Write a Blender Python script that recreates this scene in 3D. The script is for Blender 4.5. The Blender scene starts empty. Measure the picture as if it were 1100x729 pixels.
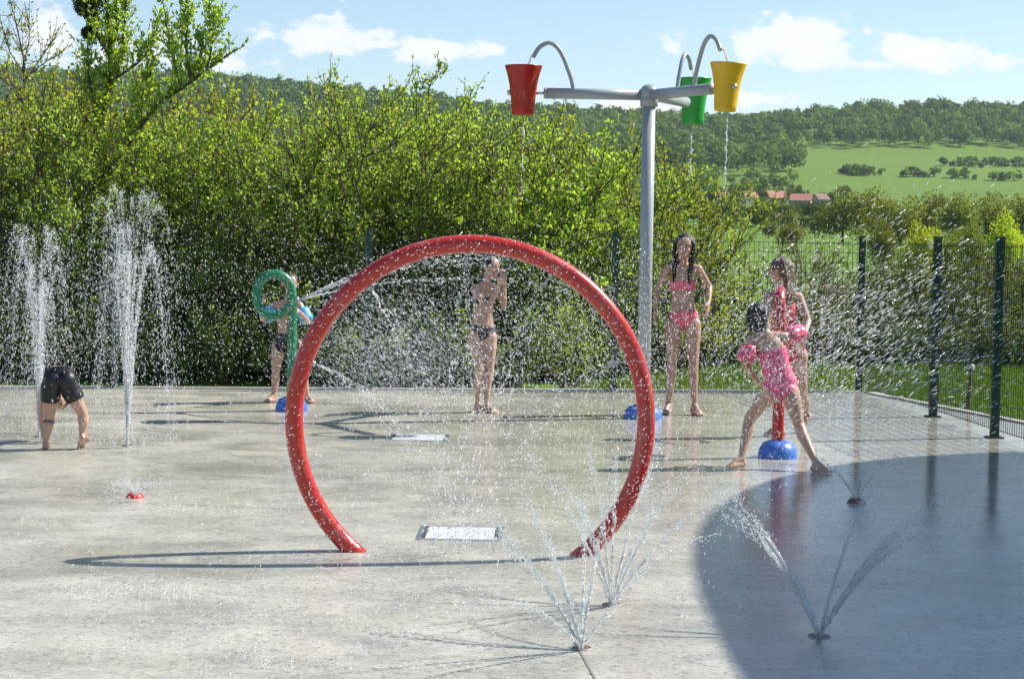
import bpy, math, random
import numpy as np
from mathutils import Vector, Matrix, Euler

R = math.radians
scene = bpy.context.scene
COL = scene.collection

# ------------------------------------------------------------------ camera
FPX, W0, H0 = 2000.0, 1100.0, 729.0
CAM_H, PITCH, ROLL = 1.6, 3.234, 0.9
cam_d = bpy.data.cameras.new('camera')
cam = bpy.data.objects.new('camera', cam_d); COL.objects.link(cam)
cam_d.sensor_width = 36.0; cam_d.lens = FPX / W0 * 36.0
cam_d.clip_start = 0.1; cam_d.clip_end = 9000
CM = Matrix.Rotation(R(90 - PITCH), 3, 'X') @ Matrix.Rotation(R(ROLL), 3, 'Z')
cam.matrix_world = Matrix.Translation((0, 0, CAM_H)) @ CM.to_4x4()
scene.camera = cam
cam_d.dof.use_dof = False

def ray(px, py):
    return CM @ Vector(((px - W0 / 2) / FPX, -(py - H0 / 2) / FPX, -1.0))
def g(px, py, z=0.0):                       # where the ground is seen in the photo
    d = ray(px, py); t = (z - CAM_H) / d.z
    return Vector((d.x * t, d.y * t, z))
def at(px, py, D):                          # a point at depth D metres
    d = ray(px, py); t = D / d.y
    return Vector((d.x * t, D, CAM_H + d.z * t))
def yh(px): return 251.5 + 0.0157 * (px - 550)

# ------------------------------------------------------------------ tags
def tag(o, label=None, cat=None, group=None, kind=None):
    if label: o['label'] = label
    if cat: o['category'] = cat
    if group: o['group'] = group
    if kind: o['kind'] = kind
    return o
def empty(name, loc, label, cat, group=None, rz=0):
    o = bpy.data.objects.new(name, None); COL.objects.link(o)
    o.location = loc; o.rotation_euler = (0, 0, rz); o.empty_display_size = .2
    return tag(o, label, cat, group)
def link(name, me, mats, parent=None):
    o = bpy.data.objects.new(name, me); COL.objects.link(o)
    if mats is not None and len(me.materials) == 0:
        for m in (mats if isinstance(mats, (list, tuple)) else [mats]): me.materials.append(m)
    if parent is not None: o.parent = parent
    return o

# ------------------------------------------------------------------ mesh builder
class MB:
    def __init__(s): s.v = []; s.f = []
    def add(s, vs, fs):
        n = len(s.v); s.v.extend([tuple(v) for v in vs]); s.f.extend([tuple(i + n for i in f) for f in fs]); return s
    def box(s, c, size, M=None):
        M = M or Matrix.Identity(3); c = Vector(c); hx, hy, hz = [q / 2 for q in size]
        vs = [c + M @ Vector((x, y, z)) for x in (-hx, hx) for y in (-hy, hy) for z in (-hz, hz)]
        return s.add(vs, [(0, 1, 3, 2), (4, 6, 7, 5), (0, 4, 5, 1), (2, 3, 7, 6), (0, 2, 6, 4), (1, 5, 7, 3)])
    def tube(s, pts, rad, seg=12, cap=True):
        pts = [Vector(p) for p in pts]; n = len(pts)
        rs = rad if isinstance(rad, (list, tuple)) else [rad] * n
        t0 = (pts[1] - pts[0]).normalized()
        a = t0.orthogonal().normalized(); vs = []
        for i in range(n):
            t = (pts[min(i + 1, n - 1)] - pts[max(i - 1, 0)]).normalized()
            a = (a - t * a.dot(t))
            a = a.normalized() if a.length > 1e-6 else t.orthogonal().normalized()
            b = t.cross(a)
            for k in range(seg):
                w = 2 * math.pi * k / seg
                vs.append(pts[i] + (a * math.cos(w) + b * math.sin(w)) * rs[i])
        fs = [(i * seg + k, i * seg + (k + 1) % seg, (i + 1) * seg + (k + 1) % seg, (i + 1) * seg + k)
              for i in range(n - 1) for k in range(seg)]
        if cap: fs += [tuple(range(seg))[::-1], tuple((n - 1) * seg + k for k in range(seg))]
        return s.add(vs, fs)
    def capsule(s, p0, r0, p1, r1, seg=12):
        p0, p1 = Vector(p0), Vector(p1); d = p1 - p0
        L = d.length; t = d / L if L > 1e-6 else Vector((0, 0, 1))
        pts, rs = [], []
        for k in (0.02, .3, .6, .85, 1): w = k * math.pi / 2; pts.append(p0 - t * r0 * math.cos(w)); rs.append(r0 * math.sin(w))
        for k in (1, .85, .6, .3, .02): w = k * math.pi / 2; pts.append(p1 + t * r1 * math.cos(w)); rs.append(r1 * math.sin(w))
        if (pts[5] - pts[4]).length < 1e-5: pts[5] = pts[5] + t * 1e-4
        return s.tube(pts, rs, seg)
    def ellipsoid(s, c, ax, r, nu=16, nv=10):
        c = Vector(c); vs = []
        for i in range(nv + 1):
            th = math.pi * min(max(i / nv, .01), .99)
            for k in range(nu):
                ph = 2 * math.pi * k / nu
                vs.append(c + ax[0] * (r[0] * math.sin(th) * math.cos(ph)) + ax[1] * (r[1] * math.sin(th) * math.sin(ph)) + ax[2] * (r[2] * math.cos(th)))
        fs = [(i * nu + k, i * nu + (k + 1) % nu, (i + 1) * nu + (k + 1) % nu, (i + 1) * nu + k)[::-1] for i in range(nv) for k in range(nu)]
        fs += [tuple(range(nu)), tuple(nv * nu + k for k in range(nu))[::-1]]
        return s.add(vs, fs)
    def loft(s, secs, seg=20):              # secs: (centre, lateral vec*halfwidth, forward vec*halfdepth)
        vs = []
        for c, a, b in secs:
            for k in range(seg):
                w = 2 * math.pi * k / seg; cc, ss = math.cos(w), math.sin(w)
                e = .82
                vs.append(Vector(c) + a * (math.copysign(abs(cc) ** e, cc)) + b * (math.copysign(abs(ss) ** e, ss)))
        n = len(secs)
        fs = [(i * seg + k, i * seg + (k + 1) % seg, (i + 1) * seg + (k + 1) % seg, (i + 1) * seg + k) for i in range(n - 1) for k in range(seg)]
        fs += [tuple(range(seg))[::-1], tuple((n - 1) * seg + k for k in range(seg))]
        return s.add(vs, fs)
    def lathe(s, prof, seg=32, c=(0, 0, 0), M=None):
        M = M or Matrix.Identity(3); c = Vector(c); vs = []; n = len(prof)
        for r, z in prof:
            for k in range(seg):
                w = 2 * math.pi * k / seg; vs.append(c + M @ Vector((r * math.cos(w), r * math.sin(w), z)))
        fs = [(i * seg + k, i * seg + (k + 1) % seg, (i + 1) * seg + (k + 1) % seg, (i + 1) * seg + k) for i in range(n - 1) for k in range(seg)]
        return s.add(vs, fs)
    def mesh(s, name, smooth=True):
        me = bpy.data.meshes.new(name); me.from_pydata(s.v, [], s.f); me.update()
        if smooth: me.polygons.foreach_set('use_smooth', [True] * len(me.polygons))
        return me
    def build(s, name, mat, parent=None, smooth=True):
        return link(name, s.mesh(name, smooth), mat, parent)

def sharp(o, ang=35):
    me = o.data
    try: me.set_sharp_from_angle(angle=R(ang))
    except Exception: pass
    return o
def bevel(o, w=.004, n=2):
    m = o.modifiers.new('bevel', 'BEVEL'); m.width = w; m.segments = n; m.limit_method = 'ANGLE'; return o

def np_mesh(name, verts, polys_size, loops, smooth=False, tint=None):
    me = bpy.data.meshes.new(name)
    nv, npoly = len(verts), len(loops) // polys_size
    me.vertices.add(nv); me.vertices.foreach_set('co', np.asarray(verts, np.float32).ravel())
    me.loops.add(len(loops)); me.loops.foreach_set('vertex_index', np.asarray(loops, np.int32))
    me.polygons.add(npoly)
    me.polygons.foreach_set('loop_start', np.arange(0, npoly * polys_size, polys_size, dtype=np.int32))
    me.polygons.foreach_set('loop_total', np.full(npoly, polys_size, np.int32))
    if smooth: me.polygons.foreach_set('use_smooth', np.ones(npoly, bool))
    me.update(calc_edges=True)
    if tint is not None:
        a = me.attributes.new('tint', 'FLOAT', 'POINT'); a.data.foreach_set('value', np.asarray(tint, np.float32))
    return me

def smoothline(pts, n=8):
    pts = [Vector(p) for p in pts]; out = []
    P = [pts[0] * 2 - pts[1]] + pts + [pts[-1] * 2 - pts[-2]]
    for i in range(1, len(P) - 2):
        for k in range(n):
            t = k / n; a, b, c, d = P[i - 1], P[i], P[i + 1], P[i + 2]
            out.append(.5 * ((2 * b) + (c - a) * t + (2 * a - 5 * b + 4 * c - d) * t * t + (3 * b - a - 3 * c + d) * t ** 3))
    out.append(pts[-1]); return out

# ------------------------------------------------------------------ materials
def new_mat(name):
    m = bpy.data.materials.new(name); m.use_nodes = True
    nt = m.node_tree; nt.nodes.clear(); return m, nt
def N(nt, t, **kw):
    n = nt.nodes.new(t)
    for k, v in kw.items():
        if k in n.inputs.keys(): n.inputs[k].default_value = v
        else: setattr(n, k, v)
    return n
def L(nt, a, ao, b, bi): nt.links.new(a.outputs[ao], b.inputs[bi])
def mix(nt, c1, c2, fac=None, blend='MIX'):
    n = nt.nodes.new('ShaderNodeMix'); n.data_type = 'RGBA'; n.blend_type = blend
    for i, c in ((6, c1), (7, c2)):
        if isinstance(c, tuple): n.inputs[i].default_value = (*c, 1) if len(c) == 3 else c
        elif c is not None: nt.links.new(c, n.inputs[i])
    if isinstance(fac, (int, float)): n.inputs[0].default_value = fac
    elif fac is not None: nt.links.new(fac, n.inputs[0])
    return n
def ramp(nt, src, stops):
    n = nt.nodes.new('ShaderNodeValToRGB'); cr = n.color_ramp
    while len(cr.elements) < len(stops): cr.elements.new(.5)
    for e, (p, c) in zip(cr.elements, stops):
        e.position = p; e.color = (c, c, c, 1) if isinstance(c, (int, float)) else (*c, 1)
    nt.links.new(src, n.inputs[0]); return n
def noise(nt, vec, scale, detail=4, rough=.55):
    n = N(nt, 'ShaderNodeTexNoise'); n.inputs['Scale'].default_value = scale
    n.inputs['Detail'].default_value = detail; n.inputs['Roughness'].default_value = rough
    if vec is not None: nt.links.new(vec, n.inputs['Vector'])
    return n
def mapr(nt, src, a, b, c, d):
    n = N(nt, 'ShaderNodeMapRange'); n.inputs[1].default_value = a; n.inputs[2].default_value = b
    n.inputs[3].default_value = c; n.inputs[4].default_value = d; nt.links.new(src, n.inputs[0]); return n
def math_(nt, op, a, b=None):
    n = nt.nodes.new('ShaderNodeMath'); n.operation = op
    for i, x in ((0, a), (1, b)):
        if isinstance(x, (int, float)): n.inputs[i].default_value = x
        elif x is not None: nt.links.new(x, n.inputs[i])
    return n

def paint(name, col, rough=.3, metal=0.0, var=.12, scale=9, bump=.0, coat=0.0, wear=0.0):
    m, nt = new_mat(name)
    tc = N(nt, 'ShaderNodeTexCoord'); nz = noise(nt, tc.outputs['Object'], scale, 6)
    dark = tuple(c * (1 - var) for c in col); lite = tuple(min(1, c * (1 + var)) for c in col)
    mx = mix(nt, dark, lite, nz.outputs[0])
    if wear:                                # lime scale and scuffs
        mpw = N(nt, 'ShaderNodeMapping'); nt.links.new(tc.outputs['Object'], mpw.inputs[0]); mpw.inputs['Scale'].default_value = (1, 1, .35)
        wz = noise(nt, mpw.outputs[0], 16, 8, .72); wr = ramp(nt, wz.outputs[0], [(.54, 0), (.74, 1)])
        mx = mix(nt, mx.outputs[2], (.55, .54, .52), math_(nt, 'MULTIPLY', wr.outputs[0], wear).outputs[0])
    p = N(nt, 'ShaderNodeBsdfPrincipled'); L(nt, mx, 2, p, 'Base Color')
    r = mapr(nt, nz.outputs[0], .3, .7, rough * .75, rough * 1.3); L(nt, r, 0, p, 'Roughness')
    p.inputs['Metallic'].default_value = metal; p.inputs['Coat Weight'].default_value = coat; p.inputs['Coat Roughness'].default_value = .08
    if bump:
        b = N(nt, 'ShaderNodeBump'); b.inputs['Strength'].default_value = bump; b.inputs['Distance'].default_value = .01
        n2 = noise(nt, tc.outputs['Object'], scale * 6, 5); L(nt, n2, 0, b, 'Height'); L(nt, b, 0, p, 'Normal')
    o = N(nt, 'ShaderNodeOutputMaterial'); L(nt, p, 0, o, 0); return m

def leaf_mat(name, c_dark, c_lite, trans=.45, gloss=.06):
    m, nt = new_mat(name)
    at_ = N(nt, 'ShaderNodeAttribute', attribute_name='tint')
    oi = N(nt, 'ShaderNodeObjectInfo')
    mx = mix(nt, c_dark, c_lite, at_.outputs['Fac'])
    hs = N(nt, 'ShaderNodeHueSaturation')
    rr = mapr(nt, oi.outputs['Random'], 0, 1, .485, .512); L(nt, rr, 0, hs, 'Hue')
    vv = mapr(nt, oi.outputs['Random'], 0, 1, .85, 1.15); L(nt, vv, 0, hs, 'Value'); L(nt, mx, 2, hs, 'Color')
    d = N(nt, 'ShaderNodeBsdfDiffuse'); L(nt, hs, 0, d, 0)
    t = N(nt, 'ShaderNodeBsdfTranslucent')
    tc = mix(nt, hs.outputs[0], (1.5, 1.45, .6), 1.0, 'MULTIPLY'); L(nt, tc, 2, t, 0)
    ms = N(nt, 'ShaderNodeMixShader'); ms.inputs[0].default_value = trans; L(nt, d, 0, ms, 1); L(nt, t, 0, ms, 2)
    gl = N(nt, 'ShaderNodeBsdfGlossy'); gl.inputs['Roughness'].default_value = .38; gl.inputs[0].default_value = (1, 1, 1, 1)
    m2 = N(nt, 'ShaderNodeMixShader'); m2.inputs[0].default_value = gloss; L(nt, ms, 0, m2, 1); L(nt, gl, 0, m2, 2)
    o = N(nt, 'ShaderNodeOutputMaterial'); L(nt, m2, 0, o, 0); return m

def bark(name, col):
    return paint(name, col, .85, 0, .4, 14, .6)

M = {}
M['red'] = paint('red_plastic_coat', (.50, .030, .019), .27, 0, .14, 7, 0, .2, .30)
M['red2'] = paint('red_enamel', (.42, .014, .012), .24, 0, .1, 7, 0, .2, .3)
M['green'] = paint('green_enamel', (.012, .20, .085), .28, 0, .12, 8, 0, .2, .3)
M['greenb'] = paint('green_bucket_plastic', (.02, .34, .05), .3, 0, .1, 8, 0, 0, .25)
M['yellow'] = paint('yellow_bucket_plastic', (.80, .46, .015), .32, 0, .06, 8, 0, 0, .3)
M['redb'] = paint('red_bucket_plastic', (.42, .014, .011), .25, 0, .12, 8, 0, 0, .25)
M['blue'] = paint('blue_rubber_base', (.035, .15, .55), .4, 0, .2, 12, .15, 0, .4)
M['grey'] = paint('grey_painted_steel', (.35, .375, .40), .35, 0, .03, 5, 0, .1, .3)
M['steel'] = paint('brushed_steel', (.52, .54, .56), .28, .85, .08, 14)
M['fence'] = paint('dark_green_fence_coat', (.012, .040, .030), .4, 0, .2, 9)
M['plate'] = paint('pale_drain_plate', (.62, .63, .64), .3, 0, .12, 12)
M['dark'] = paint('dark_slot', (.12, .12, .12), .6, 0, .2, 20)
M['bronze'] = paint('bronze_nozzle', (.18, .11, .06), .4, .5, .3, 18)
M['ring'] = paint('grey_ring', (.30, .29, .27), .5, 0, .2, 20)
M['nred'] = paint('red_nozzle_plastic', (.62, .03, .02), .3, 0, .1, 15)
M['wood'] = bark('grey_brown_bark', (.095, .075, .055))
M['twig'] = bark('reddish_twigs', (.13, .080, .055))
M['leaf'] = leaf_mat('fresh_leaves', (.195, .295, .045), (.395, .51, .082), .58, .02)
M['leaf_h'] = leaf_mat('hawthorn_leaves', (.155, .245, .040), (.325, .44, .074), .55, .02)
M['leaf_y'] = leaf_mat('yellow_green_leaves', (.25, .30, .035), (.43, .475, .062), .58, .02)
M['leaf_d'] = leaf_mat('dark_leaves', (.08, .13, .020), (.19, .26, .036), .45, .03)
M['leaf_w'] = leaf_mat('willow_leaves', (.105, .135, .030), (.20, .23, .050), .48, .02)
M['leaf_f'] = leaf_mat('far_tree_leaves', (.035, .065, .020), (.095, .14, .034), .3, .0)
M['leaf_f2'] = leaf_mat('far_light_leaves', (.07, .11, .026), (.15, .19, .048), .35, .0)
M['mistletoe'] = leaf_mat('mistletoe_leaves', (.02, .03, .010), (.045, .06, .02), .2)

# concrete, wet
def concrete():
    m, nt = new_mat('wet_concrete')
    geo = N(nt, 'ShaderNodeNewGeometry'); P = geo.outputs['Position']
    sx = N(nt, 'ShaderNodeSeparateXYZ'); nt.links.new(P, sx.inputs[0])
    big = noise(nt, P, .55, 5, .6); mid = noise(nt, P, 2.6, 6, .65); fine = noise(nt, P, 55, 5, .7); vf = noise(nt, P, 190, 2, .6)
    c1 = mix(nt, (.52, .49, .40), (.60, .575, .50), big.outputs[0])
    mm = ramp(nt, mid.outputs[0], [(.36, 0), (.66, 1)])
    c2 = mix(nt, c1.outputs[2], (.40, .39, .345), mm.outputs[0])
    fr = ramp(nt, fine.outputs[0], [(.32, .50), (.48, .95), (.70, 1.14)])
    c3 = mix(nt, c2.outputs[2], fr.outputs[0], .8, 'MULTIPLY')
    ag = ramp(nt, vf.outputs[0], [(.34, .42), (.46, 1), (.66, 1.16)])
    c4 = mix(nt, c3.outputs[2], ag.outputs[0], .7, 'MULTIPLY')
    mps = N(nt, 'ShaderNodeMapping'); nt.links.new(P, mps.inputs[0]); mps.inputs['Scale'].default_value = (.85, 1.35, 1)
    stn = noise(nt, mps.outputs[0], 1.6, 6, .7); stn.inputs['Distortion'].default_value = .5
    strp = ramp(nt, stn.outputs[0], [(.32, .76), (.50, 1.0), (.70, 1.08)])
    c4 = mix(nt, c4.outputs[2], strp.outputs[0], .85, 'MULTIPLY')
    pb = noise(nt, P, 24, 4, .75); pr_ = ramp(nt, pb.outputs[0], [(.34, .30), (.45, .95), (.7, 1.08)])
    c4 = mix(nt, c4.outputs[2], pr_.outputs[0], .75, 'MULTIPLY')
    mo = noise(nt, P, 11, 6, .72); mor = ramp(nt, mo.outputs[0], [(.34, .58), (.50, .97), (.66, 1.07)])
    c4 = mix(nt, c4.outputs[2], mor.outputs[0], .35, 'MULTIPLY')
    # algae / ochre stains
    st = noise(nt, P, .9, 4, .6); st.inputs['Distortion'].default_value = .6
    sr = ramp(nt, st.outputs[0], [(.55, 0), (.72, 1)])
    f = math_(nt, 'MULTIPLY', sr.outputs[0], .35)
    c5 = mix(nt, c4.outputs[2], (.40, .35, .215), f.outputs[0])
    # damp patches: soaked concrete is darker and glossier
    dn = noise(nt, mps.outputs[0], .8, 6, .65); dn.inputs['Distortion'].default_value = .8
    dp = ramp(nt, dn.outputs[0], [(.46, 0), (.62, 1)])
    c5 = mix(nt, c5.outputs[2], (.77, .775, .77), math_(nt, 'MULTIPLY', dp.outputs[0], .75).outputs[0], 'MULTIPLY')
    p = N(nt, 'ShaderNodeBsdfPrincipled'); L(nt, c5, 2, p, 'Base Color')
    p.inputs['IOR'].default_value = 1.33
    # film of water: smoother to the right / back, where it pools
    wx = mapr(nt, sx.outputs[0], -1.5, 2.2, 0, 1); wn = noise(nt, P, .8, 4, .55)
    wa = math_(nt, 'MULTIPLY', wx.outputs[0], .75); wb = math_(nt, 'ADD', wa.outputs[0], wn.outputs[0])
    wet = mapr(nt, wb.outputs[0], .42, .95, 0, 1); wet.interpolation_type = 'SMOOTHSTEP'
    ny = mapr(nt, sx.outputs[1], 8.6, 11.6, .25, 1); wet2 = math_(nt, 'MULTIPLY', wet.outputs[0], ny.outputs[0])
    rg = mapr(nt, wet2.outputs[0], 0, 1, .27, .05); rg2 = math_(nt, 'MULTIPLY', rg.outputs[0], mapr(nt, dp.outputs[0], 0, 1, 1.15, .55).outputs[0]); L(nt, rg2, 0, p, 'Roughness')
    # ripples + grain
    mp = N(nt, 'ShaderNodeMapping'); nt.links.new(P, mp.inputs[0]); mp.inputs['Scale'].default_value = (.40, 1.5, 1)
    rip = noise(nt, mp.outputs[0], 34, 3, .6); rl = noise(nt, mp.outputs[0], 6, 2, .5); gr = noise(nt, P, 80, 3, .6)
    gi = mapr(nt, wet2.outputs[0], 0, 1, .32, .004)
    ga = math_(nt, 'MULTIPLY', gr.outputs[0], gi.outputs[0])
    ri = math_(nt, 'MULTIPLY', rip.outputs[0], mapr(nt, wet2.outputs[0], 0, 1, .05, .24).outputs[0]); ri = math_(nt, 'ADD', ri.outputs[0], math_(nt, 'MULTIPLY', rl.outputs[0], .35).outputs[0]); hh = math_(nt, 'ADD', ga.outputs[0], ri.outputs[0])
    b = N(nt, 'ShaderNodeBump'); b.inputs['Strength'].default_value = .35; b.inputs['Distance'].default_value = .02
    L(nt, hh, 0, b, 'Height'); L(nt, b, 0, p, 'Normal')
    o = N(nt, 'ShaderNodeOutputMaterial'); L(nt, p, 0, o, 0); return m
M['concrete'] = concrete()

def ground_mat():
    m, nt = new_mat('grass_ground')
    geo = N(nt, 'ShaderNodeNewGeometry'); P = geo.outputs['Position']
    big = noise(nt, P, .012, 5, .6); mid = noise(nt, P, .35, 5, .65); fine = noise(nt, P, 22, 4, .7)
    c1 = mix(nt, (.100, .185, .020), (.145, .235, .028), big.outputs[0])
    mr = ramp(nt, mid.outputs[0], [(.35, .72), (.65, 1.15)])
    c2 = mix(nt, c1.outputs[2], mr.outputs[0], .7, 'MULTIPLY')
    fr = ramp(nt, fine.outputs[0], [(.3, .6), (.7, 1.25)])
    c3 = mix(nt, c2.outputs[2], fr.outputs[0], .6, 'MULTIPLY')
    p = N(nt, 'ShaderNodeBsdfPrincipled'); L(nt, c3, 2, p, 'Base Color'); p.inputs['Roughness'].default_value = .9
    p.inputs['Specular IOR Level'].default_value = .15
    o = N(nt, 'ShaderNodeOutputMaterial'); L(nt, p, 0, o, 0); return m
M['ground'] = ground_mat()

def grass_blade():
    m, nt = new_mat('grass_blades')
    a = N(nt, 'ShaderNodeAttribute', attribute_name='tint')
    mx = mix(nt, (.11, .19, .018), (.24, .33, .045), a.outputs['Fac'])
    d = N(nt, 'ShaderNodeBsdfDiffuse'); L(nt, mx, 2, d, 0); t = N(nt, 'ShaderNodeBsdfTranslucent'); L(nt, mx, 2, t, 0)
    ms = N(nt, 'ShaderNodeMixShader'); ms.inputs[0].default_value = .4; L(nt, d, 0, ms, 1); L(nt, t, 0, ms, 2)
    o = N(nt, 'ShaderNodeOutputMaterial'); L(nt, ms, 0, o, 0); return m
M['grass'] = grass_blade()

def water_mat(nm='falling_water', clear=.46, gls=.15):
    m, nt = new_mat(nm)
    d = N(nt, 'ShaderNodeBsdfDiffuse'); d.inputs[0].default_value = (.92, .94, .95, 1)
    t = N(nt, 'ShaderNodeBsdfTranslucent'); t.inputs[0].default_value = (.90, .93, .95, 1)
    ms = N(nt, 'ShaderNodeMixShader'); ms.inputs[0].default_value = .5; L(nt, d, 0, ms, 1); L(nt, t, 0, ms, 2)
    gl = N(nt, 'ShaderNodeBsdfGlossy'); gl.inputs['Roughness'].default_value = .15
    m2 = N(nt, 'ShaderNodeMixShader'); m2.inputs[0].default_value = gls; L(nt, ms, 0, m2, 1); L(nt, gl, 0, m2, 2)
    tr = N(nt, 'ShaderNodeBsdfTransparent'); m3 = N(nt, 'ShaderNodeMixShader'); m3.inputs[0].default_value = clear
    L(nt, m2, 0, m3, 1); L(nt, tr, 0, m3, 2)
    o = N(nt, 'ShaderNodeOutputMaterial'); L(nt, m3, 0, o, 0); return m
M['water'] = water_mat(); M['jetwater'] = water_mat('jet_water', .22, .25)

def skin(name, col):
    m, nt = new_mat(name)
    tc = N(nt, 'ShaderNodeTexCoord'); nz = noise(nt, tc.outputs['Object'], 7, 4); nf = noise(nt, tc.outputs['Object'], 60, 3)
    mx = mix(nt, tuple(c * k for c, k in zip(col, (.88, .80, .78))), tuple(c * 1.06 for c in col), nz.outputs[0])
    p = N(nt, 'ShaderNodeBsdfPrincipled'); L(nt, mx, 2, p, 'Base Color')
    r = mapr(nt, nf.outputs[0], .3, .7, .24, .5); L(nt, r, 0, p, 'Roughness'); p.inputs['Coat Weight'].default_value = .25; p.inputs['Coat Roughness'].default_value = .12
    p.inputs['Subsurface Weight'].default_value = .18; p.inputs['Subsurface Radius'].default_value = (.02, .008, .004); p.inputs['Subsurface Scale'].default_value = .5
    b = N(nt, 'ShaderNodeBump'); b.inputs['Strength'].default_value = .15; b.inputs['Distance'].default_value = .004; L(nt, nf, 0, b, 'Height'); L(nt, b, 0, p, 'Normal')
    o = N(nt, 'ShaderNodeOutputMaterial'); L(nt, p, 0, o, 0); return m
M['skin'] = skin('skin_fair', (.53, .325, .235)); M['skin2'] = skin('skin_tanned', (.46, .27, .19))
M['lip'] = paint('lips', (.42, .14, .12), .4); M['eye'] = paint('eye_dark', (.03, .02, .018), .3); 
M['hair_d'] = paint('dark_wet_hair', (.016, .011, .009), .28, 0, .5, 40, .5)
M['hair_b'] = paint('brown_hair', (.105, .058, .032), .4, 0, .5, 40, .5)
M['pink'] = paint('pink_swim_fabric', (.72, .13, .20), .5, 0, .12, 20)
M['hotpink'] = paint('hot_pink_swim_fabric', (.80, .12, .24), .45, 0, .12, 20)
M['redswim'] = paint('red_swim_fabric', (.62, .04, .06), .45, 0, .12, 20)
M['black'] = paint('black_swim_fabric', (.006, .007, .010), .45, 0, .3, 20)
M['calfshade'] = paint('calf_shade_tone', (.17, .125, .105), .6)  # skin-in-shadow tone, painted below the boy's left knee
M['navy'] = paint('dark_patterned_fabric', (.035, .03, .045), .45, 0, .6, 60)
M['aqua'] = paint('light_blue_inflatable', (.10, .42, .72), .3, 0, .12, 14)
M['bandpink'] = paint('pink_inflatable', (.80, .09, .20), .25, 0, .15, 14)
M['white'] = paint('white_trim', (.8, .8, .8), .5)

# ------------------------------------------------------------------ light
SUN_E, SUN_A = 44.5, 18.0                  # elevation; sun to the right, a little behind
scene.world = bpy.data.worlds.new('World'); scene.world.use_nodes = True
wn = scene.world.node_tree; wn.nodes.clear()
S_STR, EXPO = .092, .76
sky = N(wn, 'ShaderNodeTexSky'); sky.sky_type = 'NISHITA'; sky.sun_disc = False
sky.sun_elevation = R(SUN_E); sky.sun_rotation = R(90 - SUN_A); sky.altitude = 300; sky.air_density = 1.0; sky.dust_density = .3; sky.ozone_density = 2.6
tc = N(wn, 'ShaderNodeTexCoord'); sp = N(wn, 'ShaderNodeSeparateXYZ'); L(wn, tc, 'Generated', sp, 0)
ya = math_(wn, 'MAXIMUM', sp.outputs[1], .02)
uu = math_(wn, 'DIVIDE', sp.outputs[0], ya.outputs[0]); vv = math_(wn, 'DIVIDE', sp.outputs[2], ya.outputs[0])
uv = N(wn, 'ShaderNodeCombineXYZ'); L(wn, uu, 0, uv, 0); L(wn, vv, 0, uv, 1)
clouds = [(345, 40, 62, 19, 1), (466, 55, 58, 15, 1), (400, 50, 60, 9, .7), (850, 47, 72, 28, 1.05), (986, 60, 64, 20, 1.05), (925, 70, 60, 10, .8), (722, 58, 34, 20, .55),
          (1110, 38, 26, 9, .8), (800, 108, 60, 9, .75), (690, 118, 80, 14, .9), (52, 46, 50, 36, .8), (110, 62, 60, 22, .8), (240, 72, 50, 14, .8), (190, 40, 40, 18, .6),
          (878, -4, 40, 9, .8), (1085, 66, 40, 12, .5), (400, -10, 90, 10, .4), (1250, 60, 120, 35, .9), (-130, 50, 120, 35, .9), (1500, 20, 150, 50, .9), (-500, 0, 200, 50, .9)]
acc = None
for (cx, cy, a, b, k) in clouds:
    mp = N(wn, 'ShaderNodeMapping'); mp.vector_type = 'TEXTURE'
    mp.inputs['Location'].default_value = ((cx - 550) / FPX, (yh(cx) - cy) / FPX, 0); mp.inputs['Scale'].default_value = (a / FPX, b / FPX, 1)
    L(wn, uv, 0, mp, 0)
    ln = N(wn, 'ShaderNodeVectorMath', operation='LENGTH'); L(wn, mp, 0, ln, 0)
    q = mapr(wn, ln.outputs['Value'], 0, 1.5, k, 0)
    acc = q if acc is None else math_(wn, 'MAXIMUM', acc.outputs[0], q.outputs[0])
mpn = N(wn, 'ShaderNodeMapping'); mpn.inputs['Scale'].default_value = (1, 1.5, 1); L(wn, uv, 0, mpn, 0)
cn = noise(wn, mpn.outputs[0], 46, 10, .60); cn2 = noise(wn, mpn.outputs[0], 7, 5, .55)
na = math_(wn, 'SUBTRACT', cn.outputs[0], .5); na2 = math_(wn, 'MULTIPLY', na.outputs[0], 2.0)
den = math_(wn, 'ADD', acc.outputs[0], na2.outputs[0])
dm = mapr(wn, den.outputs[0], .26, .54, 0, 1); dm.interpolation_type = 'SMOOTHSTEP'
bh = mapr(wn, sp.outputs[1], 0.05, .3, 0, .9); dmf = math_(wn, 'MULTIPLY', dm.outputs[0], bh.outputs[0])
wisp = mapr(wn, cn2.outputs[0], .55, .80, 0, .12); tot = math_(wn, 'MAXIMUM', dmf.outputs[0], wisp.outputs[0])
CW = 6.9
cs = mapr(wn, den.outputs[0], .4, .85, 0, 1.0)
cc = mix(wn, (CW * .88, CW * .94, CW * 1.0), (CW, CW * .995, CW * .98), cs.outputs[0])
sm = mix(wn, sky.outputs[0], cc.outputs[2], tot.outputs[0])
bg = N(wn, 'ShaderNodeBackground'); bg.inputs['Strength'].default_value = S_STR; L(wn, sm, 2, bg, 0)
wo = N(wn, 'ShaderNodeOutputWorld'); L(wn, bg, 0, wo, 0)

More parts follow.
